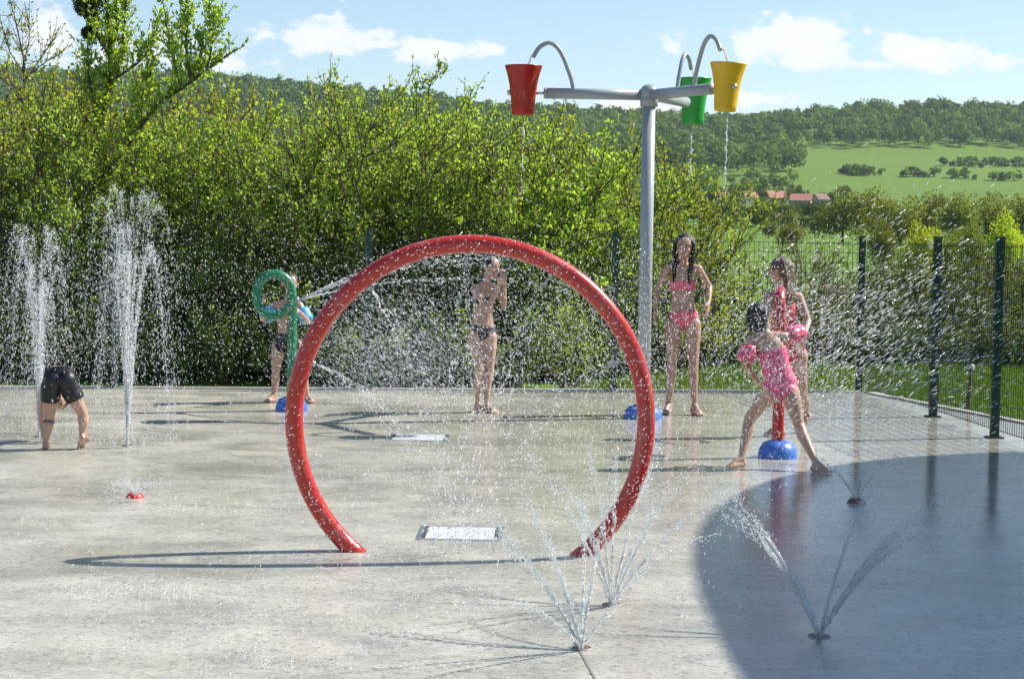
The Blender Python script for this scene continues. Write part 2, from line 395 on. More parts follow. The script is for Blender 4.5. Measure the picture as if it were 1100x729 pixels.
sun_d = bpy.data.lights.new('sun', 'SUN'); sun_d.energy = 4.7; sun_d.angle = R(.53); sun_d.color = (1, .95, .87)
sun = bpy.data.objects.new('sun', sun_d); COL.objects.link(sun)
SD = Vector((math.cos(R(SUN_E)) * math.cos(R(SUN_A)), math.cos(R(SUN_E)) * math.sin(R(SUN_A)), math.sin(R(SUN_E))))
sun.rotation_euler = SD.to_track_quat('Z', 'Y').to_euler(); sun.location = SD * 60
vs = scene.view_settings; vs.view_transform = 'Standard'; vs.look = 'None'; vs.gamma = 1; vs.use_curve_mapping = False; vs.exposure = EXPO
scene.cycles.max_bounces = 10; scene.cycles.diffuse_bounces = 7; scene.cycles.transmission_bounces = 8; scene.cycles.transparent_max_bounces = 16
scene.cycles.use_denoising = True

# ------------------------------------------------------------------ terrain
RIDGE = [(-800, 74), (0, 70), (230, 76), (300, 84), (440, 96), (530, 108), (600, 112), (700, 118), (760, 123), (800, 121), (830, 118), (900, 111), (950, 108), (1000, 106), (1100, 111), (1900, 110)]
def ridge_y(px): return float(np.interp(px, [a for a, b in RIDGE], [b for a, b in RIDGE]))
def terr(x, y):
    D = math.hypot(x, y) if y <= 0 else max(y, math.hypot(x, y) * .75)
    px = 550 + 2000 * x / max(D, 1)
    zr = CAM_H + (yh(px) - ridge_y(px)) / FPX * 1500 - 13
    z = float(np.interp(D, [0, 120, 300, 500, 800, 900, 1250, 1500, 1800, 3200], [-.08, -.08, 2.2, 6.5, 18, 25, 62, zr, zr - 5, zr * .55]))
    if D > 300: z += 1.1 * math.sin(x * .021 + 1) * math.sin(D * .017)
    return z
ang = sorted(set([round(a, 4) for a in np.linspace(-180, 180, 73)] + [round(a, 4) for a in np.linspace(-20, 20, 161)]))[:-1]
rad = [0.5, 4, 10, 16, 20, 24, 30, 40, 60, 90, 120] + list(np.linspace(150, 1000, 40)) + list(np.linspace(1030, 1800, 40)) + [2000, 2400, 2800, 3200]
gv = []; gf = []; na_ = len(ang)
for r_ in rad:
    for a in ang:
        x, y = r_ * math.sin(R(a)), r_ * math.cos(R(a)); gv.append((x, y, terr(x, y)))
for i in range(len(rad) - 1):
    for k in range(na_):
        gf.append((i * na_ + k, i * na_ + (k + 1) % na_, (i + 1) * na_ + (k + 1) % na_, (i + 1) * na_ + k)[::-1])
gf.append(tuple(range(na_)))
mb = MB(); mb.add(gv, gf); gnd = mb.build('ground', M['ground']); tag(gnd, kind='structure')

# ------------------------------------------------------------------ splash pad
A0 = g(0, 416.5); B0 = g(925, 421.5); C0 = g(1100, 455.5)
dAB = (B0 - A0).normalized(); dBC = (C0 - B0).normalized()
PA = A0 - dAB * 14; PC = B0 + dBC * 26; PD = Vector((PA.x, -12, 0)); PE = Vector((PC.x + 2, -12, 0))
outline = [PA, B0, PC, PE, PD]
mb = MB(); n = len(outline)
mb.add([(p.x, p.y, 0) for p in outline] + [(p.x, p.y, -.3) for p in outline],
       [tuple(range(n))[::-1], tuple(range(n, 2 * n))] + [(i, (i + 1) % n, n + (i + 1) % n, n + i) for i in range(n)])
pad = mb.build('splash_pad', M['concrete'], smooth=False); tag(pad, kind='structure')
me = pad.data
import bmesh
bm = bmesh.new(); bm.from_mesh(me); bmesh.ops.recalc_face_normals(bm, faces=bm.faces); bm.to_mesh(me); bm.free()
# raised edging along the far sides
mb = MB()
def strip(a, b, w, h, z0=0.0):
    d = (b - a).normalized(); nrm = Vector((-d.y, d.x, 0)); Mx = Matrix((d, nrm, Vector((0, 0, 1)))).transposed()
    c = (a + b) / 2 + nrm * (w / 2); mb.box((c.x, c.y, z0 + h / 2 - .1), ((b - a).length, w, h + .2), Mx)
strip(PA, B0, .10, .016)
strip(B0 + dBC * .12, PC, .10, .016)
kerb = mb.build('kerb', paint('kerb_concrete', (.42, .41, .37), .8, 0, .2, 14, .3), smooth=False); tag(kerb, kind='structure')
# expansion joints cut in the slab
mb = MB()
def joint(a, b, w=.012):
    d = (b - a).normalized(); nn = Vector((-d.y, d.x, 0)) * w / 2
    mb.add([a - nn + Vector((0, 0, .003)), b - nn + Vector((0, 0, .003)), b + nn + Vector((0, 0, .003)), a + nn + Vector((0, 0, .003))], [(0, 1, 2, 3)])
joint(g(645, 739), g(612, 679), .009)
jt = mb.build('slab_joint', paint('joint_filler', (.22, .215, .20), .7), smooth=False); tag(jt, kind='structure')

# ------------------------------------------------------------------ big round sunshade out of frame on the right (casts the round shadow)
sh_pts = [(742, 610), (745, 585), (757, 548), (785, 520), (870, 500), (945, 491), (1020, 487)]
HC = 5.0
off = Vector((SD.x, SD.y, 0)) / SD.z * HC
cshadow = Vector((5.34, 7.25, 0)); poly = []
for k in range(72):
    w = 2 * math.pi * k / 72
    rx, ry = 4.5, 7.1
    poly.append(Vector((cshadow.x + rx * math.copysign(abs(math.cos(w)) ** .8, math.cos(w)), cshadow.y + ry * math.copysign(abs(math.sin(w)) ** .8, math.sin(w)), 0)))
cc_ = cshadow + off
unseen_canopy = empty('sunshade', (cc_.x, cc_.y, 0), 'unseen huge round fabric sunshade on a central mast, out of frame beyond the right edge of the pad, casts the round shadow', 'sunshade')
mb = MB(); vs_ = []; m_ = len(poly)
for s_, z in ((1, 0), (.985, .06), (.7, .55), (.35, 1.0), (.04, 1.35)):
    for p in poly: vs_.append(((p.x - cshadow.x) * s_, (p.y - cshadow.y) * s_, HC + z))
mb.add(vs_, [(i * m_ + k, i * m_ + (k + 1) % m_, (i + 1) * m_ + (k + 1) % m_, (i + 1) * m_ + k) for i in range(4) for k in range(m_)] + [tuple(4 * m_ + k for k in range(m_))])
mb.build('unseen_canopy', paint('unseen_canopy_blue_fabric', (.07, .16, .33), .8), unseen_canopy)
mb = MB(); mb.tube([(0, 0, 0), (0, 0, HC + 1.34)], [.11, .07], 16); mb.build('unseen_mast', M['grey'], unseen_canopy)

# ------------------------------------------------------------------ fence
def post_at(px):
    # intersection of the sight line with the far edging line
    d = ray(px, 400); t = (A0.x * dAB.y - A0.y * dAB.x) / (d.x * dAB.y - d.y * dAB.x)
    return Vector((d.x * t, d.y * t, 0)) + Vector((-dAB.y, dAB.x, 0)) * .06
posts = [post_at(-410), post_at(-143), post_at(123), post_at(395), post_at(660), g(922, 420.5), g(1002, 447.5), g(1068, 470), g(1162, 500)]
fence = empty('mesh_fence', posts[0], 'dark green wire mesh fence with square posts along the far edge of the splash pad', 'fence')
FH = 1.58
for i, p in enumerate(posts):
    big = i >= 5
    rp = p - posts[0]
    mb = MB(); w = .062 if i < 6 else .068
    mb.box((rp.x, rp.y, FH / 2 + .02), (w, w * .8, FH + .04)); mb.box((rp.x, rp.y, .006 if i >= 5 else .045), (.13, .13, .012))
    for z in (.25, .75, 1.25): mb.box((rp.x, rp.y - w * .5, z), (w * 1.25, .02, .04))
    o = mb.build('fence_post', M['fence'], fence, False)
    mb = MB(); mb.box((rp.x, rp.y, FH + .05), (w * 1.15, w * .95, .018)); mb.build('post_cap', M['fence'], o, False)
for a, b in zip(posts[:-1], posts[1:]):
    thin = .0036 if b.x > 3 else .0010
    a_, b_ = a - posts[0], b - posts[0]; ln = (b_ - a_).length; d = (b_ - a_).normalized()
    mb = MB(); k = int(ln / .05)
    for j in range(1, k):
        q = a_ + d * (ln * j / k); mb.tube([(q.x, q.y, .06), (q.x, q.y, FH)], thin * .85, 4)
    for z in [.07 + .107 * j for j in range(14)] + [FH - .02]:
        e = Vector((-d.y, d.x, 0)) * .006
        mb.tube([(a_ + e + Vector((0, 0, z))), (b_ + e + Vector((0, 0, z)))], thin, 4)
    mb.build('mesh_panel', M['fence'], fence, False)

# ------------------------------------------------------------------ red hoop
hp = g(503, 593.5); HR, HT, HZ = .881, .045, .668
hoop = empty('spray_hoop', hp, 'large glossy red spray hoop standing upright on the wet concrete in the middle', 'water hoop')
a0 = math.asin(-(HZ + .03) / HR)
pts = [Vector((HR * math.cos(w), 0, HZ + HR * math.sin(w))) for w in np.linspace(a0, math.pi - a0, 90)]
mb = MB(); mb.tube(pts, HT, 28); mb.build('tube', M['red'], hoop)
for w in (R(22), R(62), R(92), R(128), R(161)):
    p0 = Vector((math.cos(w), 0, math.sin(w)))
    mb = MB(); c = Vector((0, 0, HZ))
    mb.tube([c + p0 * (HR - HT + .004), c + p0 * (HR - HT - .014)], [.016, .011], 12); mb.build('nozzle', M['steel'], hoop)

# ------------------------------------------------------------------ dome base used by the poles
def dome(mb, r=.165, h=.10):
    mb.lathe([(r, 0), (r * 1.0, .02), (r * .95, h * .5), (r * .75, h * .85), (r * .45, h), (.001, h)], 28)

# ------------------------------------------------------------------ bucket dumper
bp = g(690.5, 449)
dump = empty('bucket_dumper', bp, 'tall grey steel water play post with three arms and tipping buckets', 'water play post')
mb = MB(); dome(mb, .17, .12); mb.build('base', M['blue'], dump)
HZD = 2.83
mb = MB(); mb.tube([(0, 0, .02), (0, 0, HZD - .05)], .058, 28); mb.build('pole', M['grey'], dump)
mb = MB(); mb.ellipsoid((0, 0, HZD + .01), (Vector((1, 0, 0)), Vector((0, 1, 0)), Vector((0, 0, 1))), (.086, .086, .086), 24, 14)
mb.tube([(0, 0, HZD - .10), (0, 0, HZD)], [.076, .080], 24); mb.build('hub', M['grey'], dump)
def bucket_prof(): return [(.09, .0), (.100, .012), (.104, .05), (.112, .16), (.128, .28), (.150, .38), (.166, .435), (.170, .437), (.168, .430), (.150, .375), (.126, .28), (.108, .16), (.098, .03), (.001, .02)]
for (angd, mat, nm, tilt, desc) in ((181, M['redb'], 'red', 0, 'red tipping bucket hanging at the left arm end'), (-59.5, M['yellow'], 'yellow', 3, 'yellow tipping bucket hanging at the right arm end'),
                              (64, M['greenb'], 'green', 0, 'green tipping bucket hanging on the rear arm')):
    d = Vector((math.cos(R(angd)), math.sin(R(angd)), 0)); z0 = HZD
    mb = MB(); AL = .90
    mb.tube([d * .06 + Vector((0, 0, z0)), d * AL + Vector((0, 0, z0))], .047, 24)
    mb.tube([d * (AL) + Vector((0, 0, z0)), d * (AL + .02) + Vector((0, 0, z0))], [.050, .044], 24)
    arm = mb.build('arm', M['grey'], dump)
    sp_ = smoothline([d * .66 + Vector((0, 0, z0 + .03)), d * .69 + Vector((0, 0, z0 + .15)), d * .78 + Vector((0, 0, z0 + .36)), d * .87 + Vector((0, 0, z0 + .435)),
                      d * .96 + Vector((0, 0, z0 + .40)), d * 1.02 + Vector((0, 0, z0 + .31))], 8)
    mb = MB(); mb.tube(sp_, .019, 14); mb.build('spout', M['grey'], arm)
    ks = .9 if nm == 'yellow' else .97; bc = d * 1.10 + Vector((0, 0, z0 - .195 * ks + (-.02 if nm == 'yellow' else 0)))
    Mx = Matrix.Rotation(R(tilt), 3, 'Y') @ Matrix.Diagonal((ks, ks, ks))
    mb = MB(); mb.lathe(bucket_prof(), 36, bc, Mx)
    mb.add([bc + Mx @ Vector((.09 * math.cos(w), .09 * math.sin(w), 0)) for w in np.linspace(0, 2 * math.pi, 36, endpoint=False)], [tuple(range(36))[::-1]])
    bk = mb.build('bucket', mat, arm); bk['label'] = desc
    mb = MB(); side = Vector((-d.y, d.x, 0))
    mb.tube([d * (AL - .02) + Vector((0, 0, z0)), d * (AL + .10) + Vector((0, 0, z0))], .012, 12); mb.build('axle', M['steel'], arm)
    mb = MB(); mb.tube([d * 1.205 + Vector((0, 0, z0)), d * 1.24 + Vector((0, 0, z0))], [.024, .02], 14); mb.build('axle_cap', M['steel'], arm)

# ------------------------------------------------------------------ spray loops (green, red)
def spray_loop(p, rz, mat, label):
    t = empty('spray_loop', p, label, 'water sprayer', 'looped water sprayers', rz)
    mb = MB(); dome(mb, .142, .125); mb.build('base', M['blue'], t)
    RL = .155; zc = 1.03
    pts = [Vector((0, 0, .05)), Vector((0, 0, .4)), Vector((0, 0, .8)), Vector((0, 0, .95))]
    for k in range(1, 13):
        w = k / 12 * R(318)
        pts.append(Vector((-RL + RL * math.cos(w), -.13 * k / 12, zc + (RL * 1.18) * math.sin(w))))
    pts.append(Vector((.045, -.13, zc - .04)))
    c = smoothline(pts, 6)
    mb = MB(); mb.tube(c, [.043 if i < len(c) * .4 else .0455 - .008 * (i / len(c)) for i in range(len(c))], 20); mb.build('looped_pipe', mat, t)
    mb = MB(); mb.tube([(.045, -.13, zc - .04), (.075, -.135, zc - .025)], [.03, .022], 14); mb.build('nozzle', M['steel'], t)
    return t
GP = g(313, 441); spray_loop(GP, 0, M['green'], 'dark green looped water sprayer on a blue dome base, held by the child at left')
RP = g(835, 491); spray_loop(RP, R(-108), M['red2'], 'red looped water sprayer on a blue dome base, gripped by the child in pink')

# ------------------------------------------------------------------ ground fittings
def drain(px, py, w, label):
    p = g(px, py); t = empty('drain_cover', p, label, 'drain cover', 'drain covers set in the slab', R(-1))
    mb = MB(); h = w / 2
    for (x, y, sx_, sy_) in ((0, h - .012, w, .024), (0, -h + .012, w, .024), (-h + .012, 0, .024, w - .05), (h - .012, 0, .024, w - .05)): mb.box((x, y, .003), (sx_, sy_, .006))
    mb.build('frame', M['steel'], t, False)
    mb = MB(); mb.box((0, 0, .002), (w - .09, w - .05, .007)); mb.build('plate', M['plate'], t, False)
    for s in (-1, 1):
        mb = MB()
        for k in range(9): mb.box((s * (h - .034), -h + .05 + k * (w - .1) / 8, .004), (.018, .016, .003))
        mb.box((s * (h - .034), 0, .001), (.020, w - .06, .002)); mb.build('slots', M['dark'], t, False)
drain(495, 573, .45, 'square pale drain cover with dark slotted ends inside the red hoop')
drain(450, 470, .48, 'square pale drain cover in the slab farther back beside the girl in dark swimwear')
def nozzle(px, py, r, h, mat, label):
    p = g(px, py); t = empty('ground_nozzle', p, label, 'ground nozzle', 'spray nozzles in the slab')
    mb = MB(); mb.lathe([(r * 1.15, 0), (r * 1.1, h * .3), (r * .9, h * .75), (r * .55, h), (.001, h)], 20); mb.build('cap', mat, t)
    mb = MB(); mb.lathe([(r * 1.22, 0.0), (r * 1.22, .003), (r * 1.1, .005)], 20); mb.build('ring', M['ring'] if mat is not M['nred'] else mat, t)
    return p
nozzle(145, 534, .046, .03, M['nred'], 'flat red ground nozzle at left bubbling a little water')
nozzle(920, 540, .050, .032, M['bronze'], 'brown metal ground nozzle in the blue shade at right')
nozzle(625, 696, .034, .008, M['bronze'], 'flush ground nozzle in the middle nearest the camera, throwing thin jets')
nozzle(657, 649, .034, .008, M['bronze'], 'flush ground nozzle just right of the hoop foot')
nozzle(880, 683, .038, .008, M['bronze'], 'flush ground nozzle in the round shade at bottom right')
nozzle(137, 479, .034, .010, M['bronze'], 'flush ground nozzle under the taller left water column')
nozzle(42, 469, .034, .010, M['bronze'], 'flush ground nozzle behind the bending boy')


# ------------------------------------------------------------------ vegetation helpers
def unit(a): return a / np.maximum(np.linalg.norm(a, axis=-1, keepdims=True), 1e-9)
def leaf_mesh(name, C, T, size, rng, tint, aspect=.6, fold=.18, nrm=None):
    n = len(C); T = unit(T); r = unit(rng.normal(size=(n, 3))) if nrm is None else unit(nrm + 1e-4); S = unit(np.cross(T, r)); Nn = np.cross(S, T)
    Ls = size[:, None]; w = Ls * aspect * .5
    V = np.empty((n, 4, 3)); V[:, 0] = C; V[:, 1] = C + T * Ls * .5 + S * w + Nn * Ls * fold; V[:, 2] = C + T * Ls; V[:, 3] = C + T * Ls * .5 - S * w + Nn * Ls * fold
    b = np.arange(n)[:, None] * 4
    loops = np.concatenate([b + 0, b + 2, b + 1, b + 0, b + 3, b + 2], 1).ravel()
    return np_mesh(name, V.reshape(-1, 3), 3, loops, False, np.repeat(tint, 4))

def tubes_np(lines, seg=4):
    """lines: list of (points (k,3), r0, r1) -> one light branch mesh"""
    mb = MB()
    for p, r0, r1 in lines:
        k = len(p); mb.tube([Vector(q) for q in p], [r0 + (r1 - r0) * i / (k - 1) for i in range(k)], seg, False)
    return mb

def shoots(lines, rng, per_m=7, tw=(.15, .5), lpm=34, up=.55, start=.15):
    """twigs off each limb; returns twig lines + leaf centres/directions"""
    tl, C, T = [], [], []
    for p, r0, r1 in lines:
        p = np.asarray(p); seg = np.linalg.norm(np.diff(p, axis=0), axis=1); cum = np.concatenate([[0], np.cumsum(seg)]); Ltot = cum[-1]
        nt = max(2, int(Ltot * per_m))
        for s in np.sort(rng.uniform(start, 1, nt)):
            q = np.array([np.interp(s * Ltot, cum, p[:, i]) for i in range(3)])
            e = np.array([np.interp(min(s * Ltot + .1, Ltot), cum, p[:, i]) for i in range(3)]) - q
            d = unit(unit(e + 1e-6) * .55 + rng.normal(size=3) * .75 + np.array([0, 0, up]))
            l = rng.uniform(*tw) * (1.25 - .6 * s)
            k = 4; a = np.linspace(0, 1, k)[:, None]
            pts = q + d * l * a + (np.array([0, 0, .25]) * l) * a ** 2 + rng.normal(size=(k, 3)) * .012 * a
            tl.append((pts, .006, .0025))
            m = max(3, int(l * lpm)); u = rng.uniform(.08, 1.0, m)
            pos = np.stack([np.interp(u, a[:, 0], pts[:, i]) for i in range(3)], 1)
            C.append(pos + rng.normal(size=(m, 3)) * .018); T.append(unit(d * .5 + rng.normal(size=(m, 3)) * .8 + np.array([0, 0, .25])))
        m = int(10 + Ltot * 4); u = rng.uniform(.55, 1, m) * Ltot
        pos = np.stack([np.interp(u, cum, p[:, i]) for i in range(3)], 1)
        C.append(pos + rng.normal(size=(m, 3)) * .02); T.append(unit(rng.normal(size=(m, 3)) + np.array([0, 0, .6])))
    return tl, np.concatenate(C), np.concatenate(T)

def limb(p0, d, l, rng, k=7, wob=.05, up=.2):
    p = [np.array(p0, float)]; d = unit(np.array(d, float))
    for i in range(k - 1):
        d = unit(d + rng.normal(size=3) * wob + np.array([0, 0, up * .12])); p.append(p[-1] + d * l / (k - 1))
    return np.array(p)

def make_shrub(seed, h, spread, nst=11, leafsize=(.036, .068), per_m=9.5, lpm=44, droop=0.0, side=6):
    rng = np.random.default_rng(seed); st = []
    for i in range(nst):
        a = 2 * math.pi * i / nst + rng.uniform(-.4, .4); tilt = rng.uniform(.04, 1) ** .8 * spread
        l = h * rng.uniform(.72, 1.05) * (1 - .2 * tilt)
        b = np.array([math.cos(a), math.sin(a), 0]) * rng.uniform(.02, .18)
        p = limb(b, (math.cos(a) * tilt, math.sin(a) * tilt, 1), l, rng, 8, .09, .5); st.append((p, .020, .005))
        for k in range(side):
            s = rng.uniform(.08, .97) ; q = p[int(s * 7)]
            aa = a + rng.uniform(-1.6, 1.6); d = (math.cos(aa), math.sin(aa), rng.uniform(.1, 1.1))
            st.append((limb(q, d, h * rng.uniform(.16, .34) * (1.15 - .42 * s), rng, 6, .12, .5 - droop), .010, .003))
    tl, C, T = shoots(st, rng, per_m, (.10, .36), lpm)
    C[:, 2] = np.maximum(C[:, 2], .02)
    size = rng.uniform(*leafsize, len(C)); hz = np.clip(C[:, 2] / h, 0, 1)
    tint = np.clip(rng.normal(.5, .22, len(C)) + .0 * hz, 0, 1)
    lm = leaf_mesh('shrub_leaves', C, T, size, rng, tint)
    wm = tubes_np(st, 5); 
    tw_ = tubes_np(tl, 3); wm.add(tw_.v, tw_.f)
    return wm.mesh('shrub_stems', True), lm

def put_shrub(proto, name, loc, rz, sc, label, cat, group, lm, bm_):
    t = empty(name, loc, label, cat, group, rz); t.scale = sc if isinstance(sc, tuple) else (sc, sc, sc)
    w = bpy.data.objects.new('stems', proto[0]); COL.objects.link(w); w.parent = t
    l = bpy.data.objects.new('foliage', proto[1]); COL.objects.link(l); l.parent = t
    for o, m in ((w, bm_), (l, lm)):
        if len(o.data.materials) == 0: o.data.materials.append(m)
        o.material_slots[0].link = 'OBJECT'; o.material_slots[0].material = m
    return t

GZ = -.08
protos = [make_shrub(10 + i, 3.2, (.42, .36, .5, .40, .46, .34)[i], 14, ((.034, .064), (.026, .05), (.042, .078), (.03, .056), (.038, .07), (.028, .06))[i], 9.5, (44, 56, 36, 50, 40, 50)[i], side=7) for i in range(6)]
low = [make_shrub(40 + i, 1.6, .75, 11, (.034, .062), 9, 36, 0, 6) for i in range(4)]
sparse = [make_shrub(60 + i, 1.9, .55, 12, (.028, .05), 8, 9, 0, 6) for i in range(2)]
rs = random.Random(4)
# front row of the hedge: (px, py of top, depth, leaf, label)
front = [(-130, 110, 21.4, 'leaf', 'leafy hedge shrub just outside the left photo edge'), (-210, 100, 21.2, 'leaf', 'leafy hedge shrub well outside the left photo edge'), (-290, 110, 21.5, 'leaf', 'leafy hedge shrub farthest outside the left photo edge'), (-60, 150, 21.2, 'leaf', 'leafy green hedge shrub cut by the left photo edge behind the fence'),
         (30, 92, 21.4, 'leaf', 'leafy hedge shrub right behind the shorter left water column'),
         (95, 105, 21.0, 'leaf', 'bright green shrub between the two left water columns, under the leaning tree'),
         (160, 105, 21.6, 'leaf', 'leafy shrub right behind the taller left water column'),
         (215, 122, 21.2, 'leaf', 'leafy shrub halfway between the tall water column and the green sprayer'),
         (262, 118, 21.5, 'leaf', 'leafy shrub just left of the green looped sprayer'),
         (310, 92, 21.3, 'leaf', 'tall spiky shrub behind the green looped sprayer'),
         (372, 90, 21.5, 'leaf', 'tall shrub with upright shoots behind the left shoulder of the red hoop'),
         (428, 95, 21.1, 'leaf', 'bright shrub above the upper left of the red hoop'),
         (480, 118, 21.4, 'leaf', 'rounded shrub behind the very top of the red hoop'),
         (530, 112, 21.2, 'leaf', 'shrub behind the girl with raised arms, below the red bucket'),
         (585, 120, 21.5, 'leaf', 'pale shooting shrub right of the red bucket water stream'),
         (640, 150, 21.8, 'leaf', 'shrub just left of the grey post, behind the hoop right shoulder'),
         (690, 160, 22.6, 'leaf', 'shrub standing directly behind the grey post'),
         (724, 205, 23.2, 'leaf_y', 'last low yellowish shrub of the hedge, behind the teenager in pink')]
for i, (px, py, D, lmn, lab) in enumerate(front):
    b = at(px, 400, D); top = at(px, py, D).z
    s = (top - GZ) / 3.25 * 1.06
    put_shrub(protos[i % 6], 'hedge_shrub', (b.x, D, GZ), rs.uniform(0, 6.28), (s * 1.02, s * .95, s), lab, 'shrub', 'shrubs of the tall hedge behind the fence', M['leaf_h' if i % 3 == 1 and lmn == 'leaf' else lmn], M['wood'])
back = [(-100, 70, 23.6, 'leaf_y', 'yellowish back row shrub just outside the left photo edge'), (-200, 75, 23.4, 'leaf_y', 'yellowish back row shrub well outside the left photo edge'), (-20, 62, 23.5, 'leaf_y', 'yellowish back row shrub at the far left under the thin bare tree'), (60, 62, 23.8, 'leaf_y', 'yellow green back row shrub left of the leaning tree trunk'),
        (120, 62, 23.2, 'leaf_y', 'yellow green back row shrub behind the leaning tree fork'), (190, 84, 23.6, 'leaf_y', 'back row shrub under the long leaning branch'),
        (238, 128, 24, 'leaf_y', 'low back row shrub in the dip where the wooded hill shows'), (285, 92, 23.4, 'leaf_y', 'back row shrub right of the hill dip'),
        (345, 88, 23.8, 'leaf', 'back row shrub with shoots above the hedge left of the hoop'), (400, 92, 23.5, 'leaf_y', 'back row shrub above the hoop left shoulder'),
        (455, 92, 23.7, 'leaf', 'back row shrub left of the tallest thin shoots'), (505, 104, 23.4, 'leaf_y', 'back row shrub left of the red bucket'),
        (560, 112, 23.6, 'leaf_y', 'back row shrub below the red bucket'), (615, 122, 24, 'leaf', 'back row shrub under the left grey arm'), (665, 145, 24.4, 'leaf_y', 'back row shrub seen left of the grey post top'), (712, 165, 24.6, 'leaf', 'back row shrub seen right of the grey post')]
for i, (px, py, D, lmn, lab) in enumerate(back):
    b = at(px, 400, D); s = (at(px, py, D).z - GZ) / 3.25 * 1.04
    put_shrub(protos[(i * 2 + 1) % 6], 'hedge_shrub', (b.x, D, GZ), rs.uniform(0, 6.28), (s, s, s), lab, 'shrub', 'back row shrubs of the hedge', M[lmn], M['wood'])
# dark low growth against the fence foot
for i, px in enumerate(range(-70, 660, 62)):
    b = at(px, 400, 20.15 + rs.uniform(0, .25))
    put_shrub(low[i % 4], 'low_shrub', (b.x, b.y, GZ), rs.uniform(0, 6.28), (.75, .55, rs.uniform(.45, .8)), 'low dark shrub growing close against the fence foot in front of the tall hedge', 'shrub', 'low shrubs along the fence foot', M['leaf'], M['wood'])

# leaning tree at left with two crowns of upright shoots
def px_line(pts, D, jit=0): return np.array([list(at(a, b, D + (c if True else 0))) for a, b, c in pts])
rng = np.random.default_rng(7)
TD = 21.9
base = at(84, 405, TD)
limbs = [(px_line([(84, 418, 0), (86, 330, 0), (92, 235, 0), (112, 195, -.1), (140, 150, -.2), (172, 112, -.3), (205, 88, -.35), (232, 68, -.4), (256, 52, -.4)], TD), .048, .008),
         (px_line([(92, 235, 0), (100, 180, .1), (112, 120, .2), (118, 60, .2), (113, 0, .2), (104, -50, .2)], TD), .034, .008),
         (px_line([(112, 120, .2), (128, 70, .3), (134, 20, .3), (138, -40, .3)], TD), .025, .006),
         (px_line([(115, 90, .2), (150, 66, .1), (166, 40, .1), (170, 20, .1)], TD), .018, .004),
         (px_line([(118, 60, .2), (100, 30, .0), (92, 5, 0), (80, -30, 0)], TD), .022, .006),
         (px_line([(205, 88, -.35), (200, 50, -.3), (202, 10, -.3), (200, -20, -.3)], TD), .022, .005),
         (px_line([(195, 95, -.3), (184, 55, -.2), (178, 20, -.2), (174, -5, -.2)], TD), .014, .003),
         (px_line([(222, 76, -.4), (228, 45, -.4), (224, 10, -.4)], TD), .014, .003),
         (px_line([(205, 88, -.35), (218, 55, -.3), (232, 28, -.3), (236, 12, -.3)], TD), .014, .003),
         (px_line([(150, 138, -.2), (152, 105, -.1), (165, 70, 0), (160, 45, 0)], TD), .016, .004),
         (px_line([(118, 60, .2), (125, 20, .3), (122, -20, .3)], TD), .02, .005),
         (px_line([(110, 130, .2), (96, 90, .2), (94, 50, .2), (98, 20, .2)], TD), .018, .004)]
trunk = empty('leaning_tree', base, 'tall leaning tree at left with upright leafy shoots and dark mistletoe balls above the hedge', 'tree')
for o_ in limbs: o_[0][:] -= np.array(base)
tl, C, T = shoots([l for l in limbs[1:]] + [(limbs[0][0][2:], .03, .01)], rng, 34, (.12, .38), 52, .8, .05)
mbw = MB()
for p, r0, r1 in limbs:
    c = smoothline([Vector(q) for q in p], 4); mbw.tube(c, [r0 + (r1 - r0) * i / (len(c) - 1) for i in range(len(c))], 8)
t2 = tubes_np(tl, 3); mbw.add(t2.v, t2.f); mbw.build('trunk', M['wood'], trunk)
link('crown', leaf_mesh('tree_leaves', C, T, rng.uniform(.04, .078, len(C)), rng, np.clip(rng.normal(.5, .22, len(C)), 0, 1)), M['leaf'], trunk)
for (px, py, r) in ((94, 4, .15), (95, 36, .07), (186, 50, .055), (213, 40, .03)):
    c = np.array(at(px, py, TD + .05)) - np.array(base); n_ = int(1500 * (r / .15) ** 1.6) + 60
    v = unit(rng.normal(size=(n_, 3))) * (rng.uniform(0, 1, (n_, 1)) ** .45) * r
    link('mistletoe', leaf_mesh('mistletoe_leaves', c + v, v + rng.normal(size=(n_, 3)) * .05, rng.uniform(.03, .055, n_), rng, rng.uniform(0, 1, n_), .35), M['mistletoe'], trunk)

# thin young tree at the left edge
D = 24.5; base = at(24, 400, D)
limbs = [(px_line([(24, 416, 0), (25, 200, 0), (27, 100, 0), (25, 60, 0), (16, 20, 0), (5, -20, 0)], D), .026, .005),
         (px_line([(26, 66, 0), (32, 40, .1), (30, 15, .1)], D), .012, .003), (px_line([(26, 80, 0), (10, 55, .1), (4, 30, .1)], D), .012, .003),
         (px_line([(26, 90, 0), (45, 60, .1), (58, 42, .1)], D), .012, .003), (px_line([(26, 100, 0), (5, 85, .1), (-12, 50, .1), (-14, 0, 0)], D), .014, .003),
         (px_line([(26, 85, 0), (50, 66, -.1), (66, 58, -.1)], D), .010, .003)]
ty = empty('young_tree', base, 'thin young tree with sparse pale leaves at the top left edge above the hedge', 'tree')
for o_ in limbs: o_[0][:] -= np.array(base)
tl, C, T = shoots(limbs, rng, 16, (.15, .5), 20, .5, .4)
mbw = tubes_np(limbs, 6); t2 = tubes_np(tl, 3); mbw.add(t2.v, t2.f); mbw.build('trunk', M['twig'], ty)
link('crown', leaf_mesh('tree_leaves', C, T, rng.uniform(.03, .06, len(C)), rng, rng.uniform(0, 1, len(C))), M['leaf_y'], ty)

